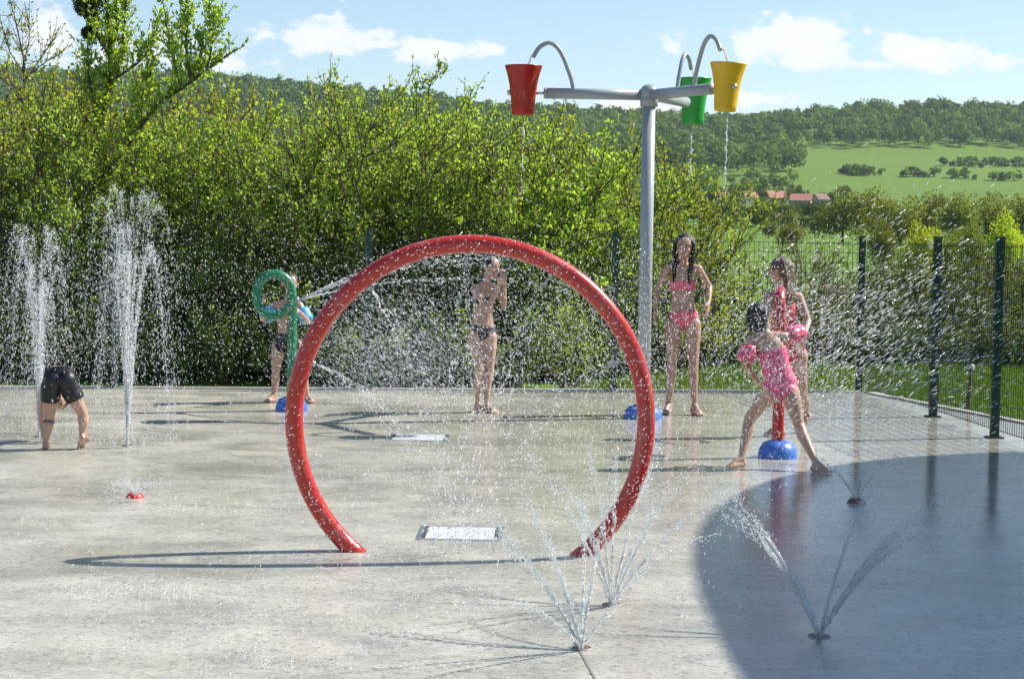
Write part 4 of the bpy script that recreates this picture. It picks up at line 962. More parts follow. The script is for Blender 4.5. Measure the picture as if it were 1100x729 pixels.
def person(label, J, s, skin_m, hair_m, hair, face, head_up=UP, clothes=(), group=None, hand=None, toes=None, thick=1.0, hands_curl=(.35, .35), torso_fwd=None, vox=.0062):
    """J: joint name -> world point.  s: standing height / 1.5."""
    mb = MB(); k = s * thick
    pel, che, nb, head = J['pelvis'], J['chest'], J['neck'], J['head']
    lat_h = (J['hipR'] - J['hipL']).normalized(); lat_s = (J['shR'] - J['shL']).normalized()
    # torso
    ctrl = smoothline([pel - (che - pel).normalized() * .085 * s, pel, pel.lerp(che, .5) + (J.get('belly') or Vector((0, 0, 0))), che, nb], 6)
    n = len(ctrl); secs = []
    prof = [(0, .060, .050), (.06, .108, .075), (.17, .128, .088), (.25, .128, .088), (.38, .112, .078), (.52, .101, .072), (.66, .110, .078), (.78, .118, .080), (.88, .104, .070), (.95, .068, .050), (1, .040, .040)]
    for i, c in enumerate(ctrl):
        u = i / (n - 1); t = (ctrl[min(i + 1, n - 1)] - ctrl[max(i - 1, 0)]).normalized()
        lat = ortho(t, lat_h.lerp(lat_s, min(1, u * 1.2))); fw = t.cross(lat) * -1
        hw = float(np.interp(u, [p[0] for p in prof], [p[1] for p in prof])) * k; hd = float(np.interp(u, [p[0] for p in prof], [p[2] for p in prof])) * k
        secs.append((c, lat * hw, fw * hd))
    mb.loft(secs, 24)
    spine = ctrl
    bones = []
    def chain(nm, pts_, rs_):
        for i in range(len(pts_) - 1): mb.capsule(pts_[i], rs_[i], pts_[i + 1], rs_[i + 1], 14)
        bones.append((nm, pts_))
    for sd in 'LR':
        sh, el, wr = J['sh' + sd], J['el' + sd], J['wr' + sd]
        chain('arm' + sd, [nb.lerp(sh, .35) - (nb - che).normalized() * .015 * s, sh], [.040 * k, .043 * k])
        chain('arm' + sd, [sh, sh.lerp(el, .4), el], [.042 * k, .037 * k, .029 * k])
        chain('arm' + sd, [el, el.lerp(wr, .3), wr], [.029 * k, .030 * k, .019 * k])
        hp_, kn, an = J['hip' + sd], J['kn' + sd], J['an' + sd]
        td = (toes or {}).get(sd, face); 
        calf = ortho((an - kn).normalized(), -td) * .010 * s
        chain('leg' + sd, [hp_, hp_.lerp(kn, .3), hp_.lerp(kn, .7), kn], [.078 * k, .074 * k, .056 * k, .045 * k])
        chain('leg' + sd, [kn, kn.lerp(an, .28) + calf, kn.lerp(an, .65) + calf * .4, an], [.045 * k, .048 * k, .035 * k, .025 * k])
        mb.ellipsoid(pel.lerp(hp_, .75) + ortho((che - pel).normalized(), -(torso_fwd or face)) * .035 * s - (che - pel).normalized() * .03 * s, (lat_h, ortho(lat_h, UP), lat_h.cross(ortho(lat_h, UP))), (.078 * k, .085 * k, .080 * k))
        make_foot(mb, an, td, s)
        hd_ = (hand or {}).get(sd)
        dirn = hd_[0] if hd_ else (wr - el).normalized(); nn = hd_[1] if hd_ else (lat_s * (1 if sd == 'R' else -1)); th = hd_[2] if hd_ else (torso_fwd or face)
        make_hand(mb, wr, dirn, nn, th, s * 1.02, hands_curl[0 if sd == 'L' else 1])
    # head
    hl = .215 * (s ** .55); f = ortho(head_up.normalized(), face); u = head_up.normalized(); l = u.cross(f) * -1
    hp = head
    def hpnt(a, b, c): return hp + l * a * hl + f * b * hl + u * c * hl
    ax = (l, f, u)
    mb.capsule(nb - u * .01, .042 * k, hpnt(0, -.10, -.20), .040 * k, 14)
    mb.ellipsoid(hpnt(0, -.04, .12), ax, (.355 * hl, .43 * hl, .385 * hl), 24, 16)
    mb.ellipsoid(hpnt(0, .10, -.14), ax, (.275 * hl, .295 * hl, .33 * hl), 20, 14)
    mb.ellipsoid(hpnt(0, .25, -.38), ax, (.12 * hl, .11 * hl, .09 * hl))
    mb.capsule(hpnt(0, .375, .04), .030 * hl, hpnt(0, .46, -.13), .052 * hl, 10)
    for sg in (-1, 1):
        mb.ellipsoid(hpnt(sg * .355, -.02, -.02), ax, (.045 * hl, .075 * hl, .12 * hl), 10, 8)
        mb.ellipsoid(hpnt(sg * .16, .29, -.12), ax, (.11 * hl, .09 * hl, .10 * hl), 10, 8)
        mb.capsule(hpnt(sg * .07, .375, .09), .032 * hl, hpnt(sg * .22, .31, .09), .03 * hl, 8)
        mb.ellipsoid(hpnt(sg * .145, .325, .015), ax, (.062 * hl, .05 * hl, .04 * hl), 10, 8)
    mb.ellipsoid(hpnt(0, .36, -.235), ax, (.11 * hl, .05 * hl, .028 * hl), 10, 8); mb.ellipsoid(hpnt(0, .35, -.275), ax, (.09 * hl, .05 * hl, .03 * hl), 10, 8)
    me = voxel(mb, 'person_body', vox, 2)
    o = bpy.data.objects.new('person', me); COL.objects.link(o); tag(o, label, 'person', group)
    for m in (skin_m, M['lip'], M['eye'], hair_m): me.materials.append(m)
    nv = len(me.vertices); co = np.empty(nv * 3, np.float32); me.vertices.foreach_get('co', co); co = co.reshape(-1, 3)
    no = np.empty(nv * 3, np.float32); me.vertices.foreach_get('normal', no); no = no.reshape(-1, 3)
    npol = len(me.polygons); ls = np.empty(npol * 4, np.int32) if all(len(p.vertices) == 4 for p in me.polygons) else None
    polys = [tuple(p.vertices) for p in me.polygons]
    # head-local paint (lips, eyes, brows)
    hd = co - np.array(hp); hc = np.stack([hd @ np.array(l), hd @ np.array(f), hd @ np.array(u)], 1) / hl
    pc = np.array([hc[list(p)].mean(0) for p in polys]) if npol else np.zeros((0, 3))
    mi = np.zeros(npol, np.int32)
    front_ = pc[:, 1] > .2
    mi[front_ & (np.abs(pc[:, 0]) < .13) & (np.abs(pc[:, 2] + .255) < .035)] = 1
    for sg in (-1, 1):
        mi[front_ & (((pc[:, 0] - sg * .15) / .065) ** 2 + ((pc[:, 2] - .015) / .032) ** 2 < 1)] = 2
        mi[front_ & (np.abs(pc[:, 0] - sg * .155) < .10) & (np.abs(pc[:, 2] - .10) < .018)] = 3
    me.polygons.foreach_set('material_index', mi)
    # nearest-bone coordinates for clothing
    sp_ = np.array([tuple(q) for q in spine]); 
    def segd(a, b, pts_):
        a, b = np.array(a), np.array(b); ab = b - a; t = np.clip(((pts_ - a) @ ab) / (ab @ ab), 0, 1)
        return np.linalg.norm(pts_ - (a + t[:, None] * ab), axis=1), t
    dt, ts = np.full(nv, 9.), np.zeros(nv)
    for i in range(len(sp_) - 1):
        d_, t_ = segd(sp_[i], sp_[i + 1], co); m_ = d_ < dt; dt[m_] = d_[m_]; ts[m_] = (i + t_[m_]) / (len(sp_) - 1)
    limbs_ = {}
    for sd in 'LR':
        limbs_['arm' + sd] = segd(J['sh' + sd], J['el' + sd], co); limbs_['fore' + sd] = segd(J['el' + sd], J['wr' + sd], co)
        limbs_['thigh' + sd] = segd(J['hip' + sd], J['kn' + sd], co); limbs_['shin' + sd] = segd(J['kn' + sd], J['an' + sd], co)
    armd = np.minimum.reduce([limbs_[q][0] for q in ('armL', 'armR', 'foreL', 'foreR')]); 
    axis = np.array((che - pel).normalized()); latn = np.array(lat_h); fwn = np.array(ortho((che - pel).normalized(), torso_fwd or face))
    pr = co - np.array(pel); pu, plt, pf = pr @ axis / s, pr @ latn / s, pr @ fwn / s
    cr = co - np.array(che); cu, cl = cr @ axis / s, cr @ latn / s
    near_legs = np.minimum(limbs_['thighL'][0], limbs_['thighR'][0]); tt = np.where(limbs_['thighL'][0] < limbs_['thighR'][0], limbs_['thighL'][1], limbs_['thighR'][1])
    shin = np.minimum(limbs_['shinL'][0], limbs_['shinR'][0])
    torso = (dt < .15 * s) & (armd > .050 * s)
    env = dict(co=co, ts=ts, dt=dt, pu=pu, pl=plt, pf=pf, cu=cu, cl=cl, tt=tt, near_legs=near_legs, torso=torso, armd=armd, limbs=limbs_, s=s, np=np, shin=shin, hc=hc)
    for (nm, mat, pred, off_, lab) in clothes:
        sel = pred(env); keep = [p for p in polys if all(sel[i] for i in p)]
        if not keep: continue
        used = sorted({i for p in keep for i in p}); mp_ = {q: i for i, q in enumerate(used)}
        vs_ = co[used] + no[used] * off_
        c_ = bpy.data.meshes.new(nm); c_.from_pydata(vs_.tolist(), [], [tuple(mp_[i] for i in p) for p in keep]); c_.update()
        c_.polygons.foreach_set('use_smooth', [True] * len(c_.polygons)); c_.materials.append(mat)
        co_ = link(nm, c_, None, o); so = co_.modifiers.new('thickness', 'SOLIDIFY'); so.thickness = off_ * 1.3; so.offset = -1
        if lab: co_['label'] = lab
    # hair
    hb = MB(); hb.ellipsoid(hpnt(0, -.085, .155), ax, (.392 * hl, .435 * hl, .395 * hl), 24, 16)
    hb.ellipsoid(hpnt(0, -.22, -.06), ax, (.33 * hl, .26 * hl, .28 * hl), 20, 12)
    for strand in hair:
        p = smoothline([hpnt(*q[:3]) if len(q) >= 4 else Vector(q) for q in strand], 4)
        r_ = [q[3] for q in strand]; m_ = len(p); hb.tube(p, [float(np.interp(i / (m_ - 1) * (len(r_) - 1), range(len(r_)), r_)) * hl for i in range(m_)], 8)
    hm = voxel(hb, 'hair', .007, 1); link('hair', hm, hair_m, o)
    return o

def JP(D, **kw):
    out = {}
    for k_, v in kw.items():
        dd = v[2] if len(v) > 2 else 0
        out[k_] = at(v[0], v[1], D + dd)
    return out
def ground_feet(J, s):
    """keep both soles on the slab: the ankle joint sits .072*s above it"""
    for sd in 'LR':
        J['an' + sd].z = max(J['an' + sd].z, .072 * s)
        if J['an' + sd].z < .2 * s: J['an' + sd].z = .073 * s
    return J

def long_hair(side_len=-1.5, front=True, back=True, n=9, seed=0, wide=.33, r=.075):
    rr = random.Random(seed); out = []
    if back:
        for i in range(n):
            x = -wide + 2 * wide * i / (n - 1); e = side_len * rr.uniform(.86, 1.06)
            out.append([(x * .8, -.28, .30, r * 1.1), (x * 1.08, -.40, -.1, r), (x * 1.05 + rr.uniform(-.05, .05), -.36, e * .55, r * .9), (x * .9 + rr.uniform(-.08, .08), -.30, e, r * .3)])
    if front:
        for sg in (-1, 1):
            for i in range(4):
                e = side_len * rr.uniform(.85, 1.05); q = .03 * i
                out.append([(sg * (.12 + q), .16 - q * 3, .46, r * .8), (sg * (.37 + q * .4), .14 - q * 3, .12, r), (sg * (.40 - q), .12 - q, -.35, r), (sg * (.36 - q * 1.5), .22 - q * 2, e * .7, r * .85), (sg * (.33 - q * 2), .24 - q * 2, e, r * .3)])
    return out

# clothing predicates ------------------------------------------------------
def bottoms(top=.055, low=-.085, cut=.62):
    return lambda e: e['torso'] & (e['pu'] < top) & (e['pu'] > low - .06 + e['np'].clip(e['np'].abs(e['pl']) * cut, 0, .5)) & (e['tt'] < .30) & (e['shin'] > .12 * e['s'])
def shorts(top=.05, leg=.42):
    return lambda e: (((e['ts'] < .50) & (e['pu'] < top) & (e['tt'] <= leg)) | ((e['near_legs'] < .12 * e['s']) & (e['tt'] < leg) & (e['pu'] < top))) & (e['armd'] > .06 * e['s']) & (e['shin'] > .09 * e['s'])
def band(lo=-.055, hi=.045):
    return lambda e: e['torso'] & (e['cu'] > lo) & (e['cu'] < hi) & (e['hc'][:, 2] < -.6)
def onepiece(neck=.055):
    return lambda e: e['torso'] & (e['cu'] < neck) & (e['pu'] > -.145 + e['np'].clip(e['np'].abs(e['pl']) * .62, 0, .5)) & ((e['tt'] < .26) | (e['pu'] > .0)) & (e['shin'] > .12 * e['s']) & (e['hc'][:, 2] < -.6)
def limb_span(bone, a, b):
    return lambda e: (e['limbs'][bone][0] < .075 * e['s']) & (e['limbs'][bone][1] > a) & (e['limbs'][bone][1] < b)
def armband(parent, a, b, r_in, r_out, mat, label):
    """inflated ring round the upper arm"""
    d = (b - a); mb = MB(); Mx = d.to_track_quat('Z', 'Y').to_matrix(); h = d.length
    prof = [(r_in, 0), (r_out * .9, h * .04), (r_out, h * .2), (r_out * .97, h * .42), (r_out * .93, h * .5), (r_out * .97, h * .58), (r_out, h * .8), (r_out * .9, h * .96), (r_in, h), (r_in, 0)]
    mb.lathe(prof, 24, a, Mx); o = mb.build('armband', mat, parent); o['label'] = label; return o

# 1 the boy bending down at the left -----------------------------------------
D = 13.35; s = .78
J = JP(D, pelvis=(64, 413, .02), chest=(63, 411, .33), neck=(62, 420, .47), head=(63, 438, .54), hipL=(55, 420, 0), hipR=(74, 420, 0), knL=(53, 450, .03), knR=(90, 446, .03), anL=(49, 478, 0), anR=(88, 476, .03),
       shL=(48, 416, .42), shR=(78, 416, .42), elL=(45, 443, .45), elR=(86, 442, .45), wrL=(46, 468, .44), wrR=(90, 466, .40))
J['pelvis'].z = .520; J['chest'].z = .515; J['neck'].z = .43; J['head'].z = .325; J['hipL'].z = J['hipR'].z = .455
J['wrL'].z = J['wrR'].z = .06; J['elL'].z = J['elR'].z = .215; J['shL'].z = J['shR'].z = .405
J['anL'].z = .057; J['anR'].z = .105
F = Vector((.06, 1, 0))
boy = person('barefoot boy in black swim shorts bending down with both hands on the wet floor', J, s, M['skin'], M['hair_d'], [[(0, -.2, .3, .2), (0, -.35, 0, .14)]], Vector((0, .25, -1)), Vector((0, .55, -.83)) * 1.0,
             [('swim_shorts', M['black'], shorts(.135, .46), .012, None), ('knee_shade', M['calfshade'], limb_span('shinL', .03, .2), .004, 'shadow painted on the calf below the knee')],  # the strip below the knee is shade put in as colour, no garment
             hand={'L': (Vector((0, .8, -.45)), Vector((0, .4, .9)), Vector((1, 0, 0))), 'R': (Vector((0.1, .8, -.45)), Vector((0, .4, .9)), Vector((-1, 0, 0)))},
             toes={'L': Vector((-.1, 1, 0)), 'R': Vector((-.25, .7, -.55))}, thick=1.04, torso_fwd=Vector((0, .05, -1)), hands_curl=(.05, .05))

# 2 the child behind the green sprayer -----------------------------------------
D = 17.35; s = .84
J = JP(D, pelvis=(309, 365), chest=(308, 340), neck=(309, 322, 0), head=(312, 305, -.03), hipL=(299, 371), hipR=(318, 371), knL=(296, 400, -.03), knR=(326, 399, -.03), anL=(294, 427), anR=(330, 427),
       shL=(294, 328), shR=(322, 328), elL=(284, 344, -.10), elR=(331, 346, -.08), wrL=(279, 326, -.28), wrR=(321, 334, -.30))
J = ground_feet(J, s)
ch2 = person('child with blue armbands standing with legs apart behind the green looped sprayer', J, s, M['skin'], M['hair_d'], [[(x, -.25, .3, .12), (x * 1.2, -.4, -.1, .1), (x, -.36, -.55, .05)] for x in (-.2, 0, .2)], Vector((.15, -1, -.1)), UP,
             [('swim_trunks', M['black'], bottoms(.075, -.10, .45), .006, None)], toes={'L': Vector((-.55, -.8, 0)), 'R': Vector((.6, -.75, 0))}, hands_curl=(.9, .9),
             hand={'L': (Vector((.25, -.75, .25)), Vector((-.8, -.2, .5)), UP), 'R': (Vector((-.35, -.8, .1)), Vector((.8, -.3, .4)), UP)})
for sd in 'LR':
    a, b = J['sh' + sd], J['el' + sd]; armband(ch2, a.lerp(b, .25), a.lerp(b, .95), .03, .068, M['aqua'], 'light blue inflated armband')

# 3 the girl under the spray with raised arms --------------------------------------
D = 16.65; s = .93
J = JP(D, pelvis=(518, 352), chest=(520, 322, .01), neck=(522, 302), head=(527, 287, -.02), hipL=(510, 362), hipR=(526, 362, .02), knL=(515, 397, -.05), knR=(526, 397, .0), anL=(513, 431, .04), anR=(522, 434, -.02),
       shL=(509, 311, -.03), shR=(533, 310, .04), elL=(524, 331, -.20), elR=(541, 329, -.06), wrL=(537, 305, -.22), wrR=(542, 303, -.12))
J = ground_feet(J, s)
girl3 = person('girl in dark swimwear standing with both arms folded up against the spray', J, s, M['skin'], M['hair_d'],
               [[(-.05 + .06 * k, -.25, .35, .12), (-.25 + .05 * k, -.40, -.1, .12), (-.20 + .05 * k, -.38, -.7, .11), (-.1 + .04 * k, -.34, -1.25, .04)] for k in range(4)], Vector((.72, -.62, -.05)), Vector((.1, 0, 1)),
               [('swim_bottoms', M['navy'], bottoms(.020, -.07, .95), .006, None), ('swim_top', M['navy'], band(-.05, .03), .006, None)],
               hand={'L': (Vector((.35, -.2, 1)), Vector((-.2, -1, 0)), Vector((-.8, .2, 0))), 'R': (Vector((-.05, -.25, 1)), Vector((.6, -.8, 0)), Vector((-.8, -.2, 0)))}, toes={'L': Vector((.45, -.9, 0)), 'R': Vector((.8, -.6, 0))}, torso_fwd=Vector((.5, -.86, 0)), hands_curl=(.6, .6), thick=.93)

# 4 the teenager in pink --------------------------------------------------------
D = 16.75; s = 1.08
J = JP(D, pelvis=(734, 338), chest=(733, 305, .02), neck=(734, 283), head=(735, 265, -.03), hipL=(723, 348), hipR=(744, 348), knL=(722, 391, -.03), knR=(745, 391, -.02), anL=(718, 434, .05), anR=(746, 436, -.03),
       shL=(717, 289, .0), shR=(750, 289, 0), elL=(706, 311, .02), elR=(762, 308, .03), wrL=(704, 332, -.05), wrR=(761, 318 + 8, -.10))
J = ground_feet(J, s)
J['pelvis'].z += .01
teen = person('teenage girl in a pink bikini with long dark hair, right of the grey post', J, s, M['skin2'], M['hair_d'], long_hair(-1.45, True, True, 12, 2, .33, .06), Vector((-.12, -1, -.12)), Vector((.05, -.05, 1)),
              [('swim_bottoms', M['pink'], bottoms(.022, -.08, .85), .006, None), ('swim_top', M['pink'], band(-.055, .025), .007, None)], toes={'L': Vector((-.35, -1, 0)), 'R': Vector((.35, -1, 0))}, thick=.90,
              hand={'L': (Vector((-.1, -.3, -1)), Vector((-1, 0, .1)), Vector((.1, -1, 0))), 'R': (Vector((-.15, -.5, -.9)), Vector((.9, -.3, 0)), Vector((-.4, -.8, .3)))}, hands_curl=(.35, .55))

# 5 the brown haired girl behind the red sprayer ----------------------------------------
D = 15.0; s = .98
J = JP(D, pelvis=(847, 372), chest=(842, 336), neck=(840, 313), head=(838, 291, 0), hipL=(840, 382), hipR=(857, 382), knL=(836, 420, -.05), knR=(862, 425, .10), anL=(838, 456, .05), anR=(866, 448, .32),
       shL=(827, 319, -.05), shR=(858, 319, .04), elL=(822, 346, -.16), elR=(868, 345, -.05), wrL=(832, 363, -.40), wrR=(862, 366, -.25))
J['anL'].z = .073 * s; J['anR'].z = .16
girl5 = person('girl with long brown hair in a red swimsuit behind the red looped sprayer', J, s, M['skin2'], M['hair_b'], long_hair(-1.55, False, True, 15, 5, .30, .06), Vector((-.62, .45, -.25)), Vector((-.1, .05, 1)),
               [('swimsuit', M['redswim'], onepiece(.065), .006, None)], toes={'L': Vector((-.6, .5, 0)), 'R': Vector((-.3, .75, -.55))}, torso_fwd=Vector((-.6, .6, 0)), thick=.95,
               hand={'L': (Vector((.3, -.7, -.3)), Vector((-.6, .2, .6)), UP), 'R': (Vector((-.5, -.6, -.2)), Vector((.5, .2, .8)), UP)}, hands_curl=(.8, .8))

# 6 the small child in hot pink, back to the camera, legs apart ---------------------------
D = 12.95; s = .84
J = JP(D, pelvis=(838, 411), chest=(829, 378, .02), neck=(822, 357, .03), head=(816, 341, .05), hipL=(828, 420), hipR=(848, 420), knL=(805, 450, .10), knR=(858, 455, -.04), anL=(796, 494, .0), anR=(877, 497, -.22),
       shL=(807, 366, .02), shR=(842, 362, .03), elL=(800, 390, -.02), elR=(863, 357, .14), wrL=(813, 409, .10), wrR=(862, 377, .30))
J['anL'].z = .061; J['anR'].z = .061
ch6 = person('small child in pink armbands and hot pink swimsuit, back to the camera', J, s, M['skin'], M['hair_d'], [[(x, -.25, .3, .13), (x * 1.2, -.42, -.1, .12), (x * .9, -.42, -.5, .07)] for x in (-.25, -.1, .08, .25)], Vector((.35, .93, -.05)), Vector((-.12, .05, 1)),
             [('swimsuit', M['hotpink'], onepiece(.02), .007, None)], toes={'L': Vector((-.75, -.45, 0)), 'R': Vector((.75, -.6, 0))}, torso_fwd=Vector((.15, 1, 0)),
             hand={'L': (Vector((.6, .5, -.5)), Vector((-.6, -.5, .3)), Vector((.3, .3, .8))), 'R': (Vector((-.2, .3, -.9)), Vector((.9, -.2, .2)), Vector((-.3, .8, 0)))}, hands_curl=(.6, .6), thick=1.05)
for sd in 'LR':
    a, b = J['sh' + sd], J['el' + sd]; armband(ch6, a.lerp(b, .22), a.lerp(b, .92), .03, .066, M['bandpink'], 'pink inflated armband')

# ------------------------------------------------------------------ water
OCT_V = np.array([[0, 0, 1.], [1, 0, 0], [0, 1, 0], [-1, 0, 0], [0, -1, 0], [0, 0, -1.]])
OCT_F = np.array([[0, 1, 2], [0, 2, 3], [0, 3, 4], [0, 4, 1], [5, 2, 1], [5, 3, 2], [5, 4, 3], [5, 1, 4]])
def drops(P, Dr, rad, lng, rng):
    """little stretched drops: centres P, direction Dr, radius, half length"""
    n = len(P); t = unit(Dr + 1e-6); r = unit(np.cross(t, rng.normal(size=(n, 3)))); q = np.cross(t, r)
    V = P[:, None, :] + (OCT_V[None, :, 0:1] * r[:, None, :] + OCT_V[None, :, 1:2] * q[:, None, :]) * rad[:, None, None] + OCT_V[None, :, 2:3] * t[:, None, :] * lng[:, None, None]
    F = (OCT_F[None] + (np.arange(n) * 6)[:, None, None]).reshape(-1)
    return V.reshape(-1, 3), F
def drop_obj(name, lst, parent=None, extra=None):
    Vs, Fs, o_ = [], [], 0
    for V, F in lst: Vs.append(V); Fs.append(F + o_); o_ += len(V)
    if extra is not None and extra.v:
        tri = []
        for f in extra.f:
            for k in range(1, len(f) - 1): tri += [f[0], f[k], f[k + 1]]
        Vs.append(np.array(extra.v)); Fs.append(np.array(tri) + o_)
    me_ = np_mesh(name, np.concatenate(Vs), 3, np.concatenate(Fs), True)
    return link(name, me_, M['water'], parent)
G_ = 9.81
def jet(name, p, dirs, v0, label, n_str, n_drop, seed, spread=.03, solid=.3, rad=(.0025, .006), tmax=None, smear=.012, group=None, frac=(0, 1), thick=.0045, start=.3, bet=1.0):
    rng = np.random.default_rng(seed); lst = []; ex = MB(); p = np.array(p)
    for i in range(n_str):
        d = np.array(dirs[i % len(dirs)], float) + rng.normal(size=3) * spread * .5; v = d / np.linalg.norm(d) * v0 * rng.uniform(.86, 1.06)
        T = tmax if tmax else (v[2] + math.sqrt(max(v[2] ** 2 + 2 * G_ * p[2], .01))) / G_
        ts = np.linspace(0, T * solid, 12); pts = p + v * ts[:, None] + np.array([0, 0, -.5 * G_]) * ts[:, None] ** 2
        if solid > 0:
            wob = rng.normal(size=pts.shape) * .0025 * np.linspace(0, 1, 12)[:, None]
            ex.tube([Vector(q) for q in pts + wob], [thick * (1 - .55 * k / 11) * rng.uniform(.8, 1.2) for k in range(12)], 6)
        t = T * np.clip(rng.beta(1.1, bet, n_drop) * (frac[1] - frac[0]) + frac[0], 0, 1); jit = rng.normal(size=(n_drop, 3)) * spread * v0
        jit *= rng.uniform(0, 1, (n_drop, 1)) ** 1.2
        vv = v + jit; P = p + vv * t[:, None] + np.array([0, 0, -.5 * G_]) * t[:, None] ** 2 + rng.normal(size=(n_drop, 3)) * .004
        vel = vv + np.array([0, 0, -G_]) * t[:, None]
        k = P[:, 2] > .004; P, vel = P[k], vel[k]
        r = rng.uniform(0, 1, len(P)) ** 2 * (rad[1] - rad[0]) + rad[0]
        ln = r * rng.uniform(1.0, 1.5, len(P)) + np.linalg.norm(vel, axis=1) * smear * rng.uniform(.1, .5, len(P)) * .35
        lst.append(drops(P, vel, r, ln, rng))
    o = drop_obj(name, lst, None, ex); o.data.materials[0] = M['jetwater']; return tag(o, label, 'water jet', group)

# vertical columns at the left
def cone_dirs(n, tilt, seed, lean=(0, 0)):
    rg = np.random.default_rng(seed); out = []
    for i in range(n):
        a = rg.uniform(0, 6.28); t = tilt * rg.uniform(.2, 1) ** .6; out.append((math.cos(a) * t + lean[0], math.sin(a) * t + lean[1], 1))
    return out
c2 = g(137, 479, .012)
jet('water_column', c2, cone_dirs(22, .062, 1, (.012, 0)), 5.75, 'taller white water column rising at left beside the bending boy', 28, 560, 11, .008, .10, (.0011, .0040), group='water columns at left', thick=.004)
c1 = g(42, 470, .012)
jet('water_column', c1, cone_dirs(20, .062, 2, (.0, 0)), 5.3, 'shorter white water column rising behind the bending boy', 24, 520, 12, .008, .10, (.0011, .0040), group='water columns at left', thick=.004)
jet('water_burst', g(145, 533, .032), cone_dirs(14, .7, 5), 1.5, 'small burst of drops over the flat red nozzle', 22, 34, 13, .06, .12, (.0015, .0035), thick=.002, group='small water bursts')['kind'] = 'stuff'
# fans of thin jets
def fan(px, py, tips, v, label, seed, n=26, thick=.0022, solid=.28, spread=.022):
    p = g(px, py, .010); ds = []
    for (tx, ty, dy) in tips:
        q = at(tx, ty, p.y + dy) - p; L_ = q.length; T = L_ / v
        w = q / T + Vector((0, 0, .5 * G_ * T)); ds.append(tuple(w))
    return jet('water_fan', p, ds, v, label, len(ds) * 4, n * 5, seed, spread, solid, (.0011, .0032), tmax=.30, bet=1.5, group='fans of thin jets from the slab', thick=thick)
fan(625, 696, [(566, 600, .25), (572, 604, .2), (596, 596, -.1), (600, 610, .15), (627, 600, .3), (640, 596, -.05), (664, 640, .1), (560, 640, -.3)], 4.1, 'fan of thin white jets from the nozzle nearest the camera, at the joint line', 21)
fan(657, 649, [(622, 566, .1), (630, 560, .2), (648, 560, -.1), (660, 545, .2), (676, 566, .0), (690, 560, .2), (696, 566, -.1), (640, 580, -.2), (702, 590, .1)], 4.0, 'fan of thin white jets just right of the red hoop foot', 22)
fan(880, 683, [(820, 575, .2), (830, 582, .1), (900, 610, .1), (930, 600, .2), (950, 585, .2), (948, 590, .15), (940, 592, .1), (866, 640, .3)], 4.0, 'fan of greyish jets standing in the round shade at bottom right', 23, 34, .0042, .5)
fan(920, 538, [(900, 505, .1), (930, 500, .2), (950, 492, 0), (925, 510, -.1)], 2.6, 'thin weak jets from the brown nozzle in the shade', 24, 16, .0025)
# green sprayer's stream: three strands to the right
gn = GP + Vector((.085, -.135, .995))
q = at(372, 301, gn.y - .2) - gn
jet('water_stream', gn, [tuple(q + Vector((0, 0, .035))), tuple(q + Vector((.0, 0, .0))), tuple(q + Vector((0.02, .08, -.05)))], 7.5, 'thin white water strands shot to the right by the green sprayer', 5, 260, 31, .028, .22, (.002, .0065), tmax=.34, group=None, thick=.0075)
# streams through and under the buckets
for (px, py0, py1, dd, lab, nn) in ((594 - 31, 124, 215, 0, 'thin water stream falling from the red bucket', 50), (781.5, 122, 208, -.95, 'thin beaded water stream falling from the yellow bucket', 60), (744, 132, 190, .99, 'thin beaded water stream falling from the green bucket', 45)):
    rng = np.random.default_rng(int(px)); a = at(px, py0, bp.y + dd); b = at(px - 3, py1, bp.y + dd); t = rng.uniform(0, 1, nn)[:, None]
    P = np.array(a) * (1 - t) + np.array(b) * t + rng.normal(size=(nn, 3)) * .006 * (.5 + t)
    o = drop_obj('water_stream', [drops(P, np.tile([0, 0, -1.], (nn, 1)), rng.uniform(.003, .0065, nn), rng.uniform(.008, .022, nn), rng)]); tag(o, lab, 'water stream', 'streams from the buckets')
for (sx, sy, ex_, ey, dd, lab) in ((571, 60, 567, 74, 0, 'short water trickle from the spout into the red bucket'), (778, 53, 783, 70, -.95, 'short water trickle from the spout into the yellow bucket'), (743, 64, 745, 84, .99, 'short water trickle from the spout into the green bucket')):
    a = at(sx, sy, bp.y + dd); b = at(ex_, ey, bp.y + dd); rng = np.random.default_rng(int(sx) + 1); nn = 36; t = rng.uniform(0, 1, nn)[:, None]
    P = np.array(a) * (1 - t) + np.array(b) * t + rng.normal(size=(nn, 3)) * .005
    o = drop_obj('water_trickle', [drops(P, np.tile([0, 0, -1.], (nn, 1)), rng.uniform(.005, .009, nn), rng.uniform(.010, .02, nn), rng)]); tag(o, lab, 'water stream', 'trickles into the buckets')
# hoop nozzles spraying inwards
for (w, v, lab, seed) in ((R(161), 2.3, 'white spray from the left inner side of the red hoop', 41), (R(92), 1.9, 'white spray from the inner top of the red hoop', 42), (R(22), 2.6, 'white spray from the right inner side of the red hoop', 43), (R(62), 2.2, 'white spray from the upper right inner side of the red hoop', 44), (R(128), 2.2, 'white spray from the upper left inner side of the red hoop', 45)):
    p0 = hp + Vector((math.cos(w) * (HR - HT - .02), 0, HZ + math.sin(w) * (HR - HT - .02))); d = Vector((-math.cos(w), 0, -math.sin(w)))
    ds = [tuple(d + Vector((random.Random(seed * 9 + i).uniform(-.22, .22), random.Random(seed * 7 + i).uniform(-.3, .3), random.Random(seed * 5 + i).uniform(-.1, .3)))) for i in range(8)]
    jet('hoop_spray', p0, ds, v, lab, 8, 60, seed, .05, .05, (.0016, .0046), group='sprays from the red hoop', thick=.003)['kind'] = 'stuff'

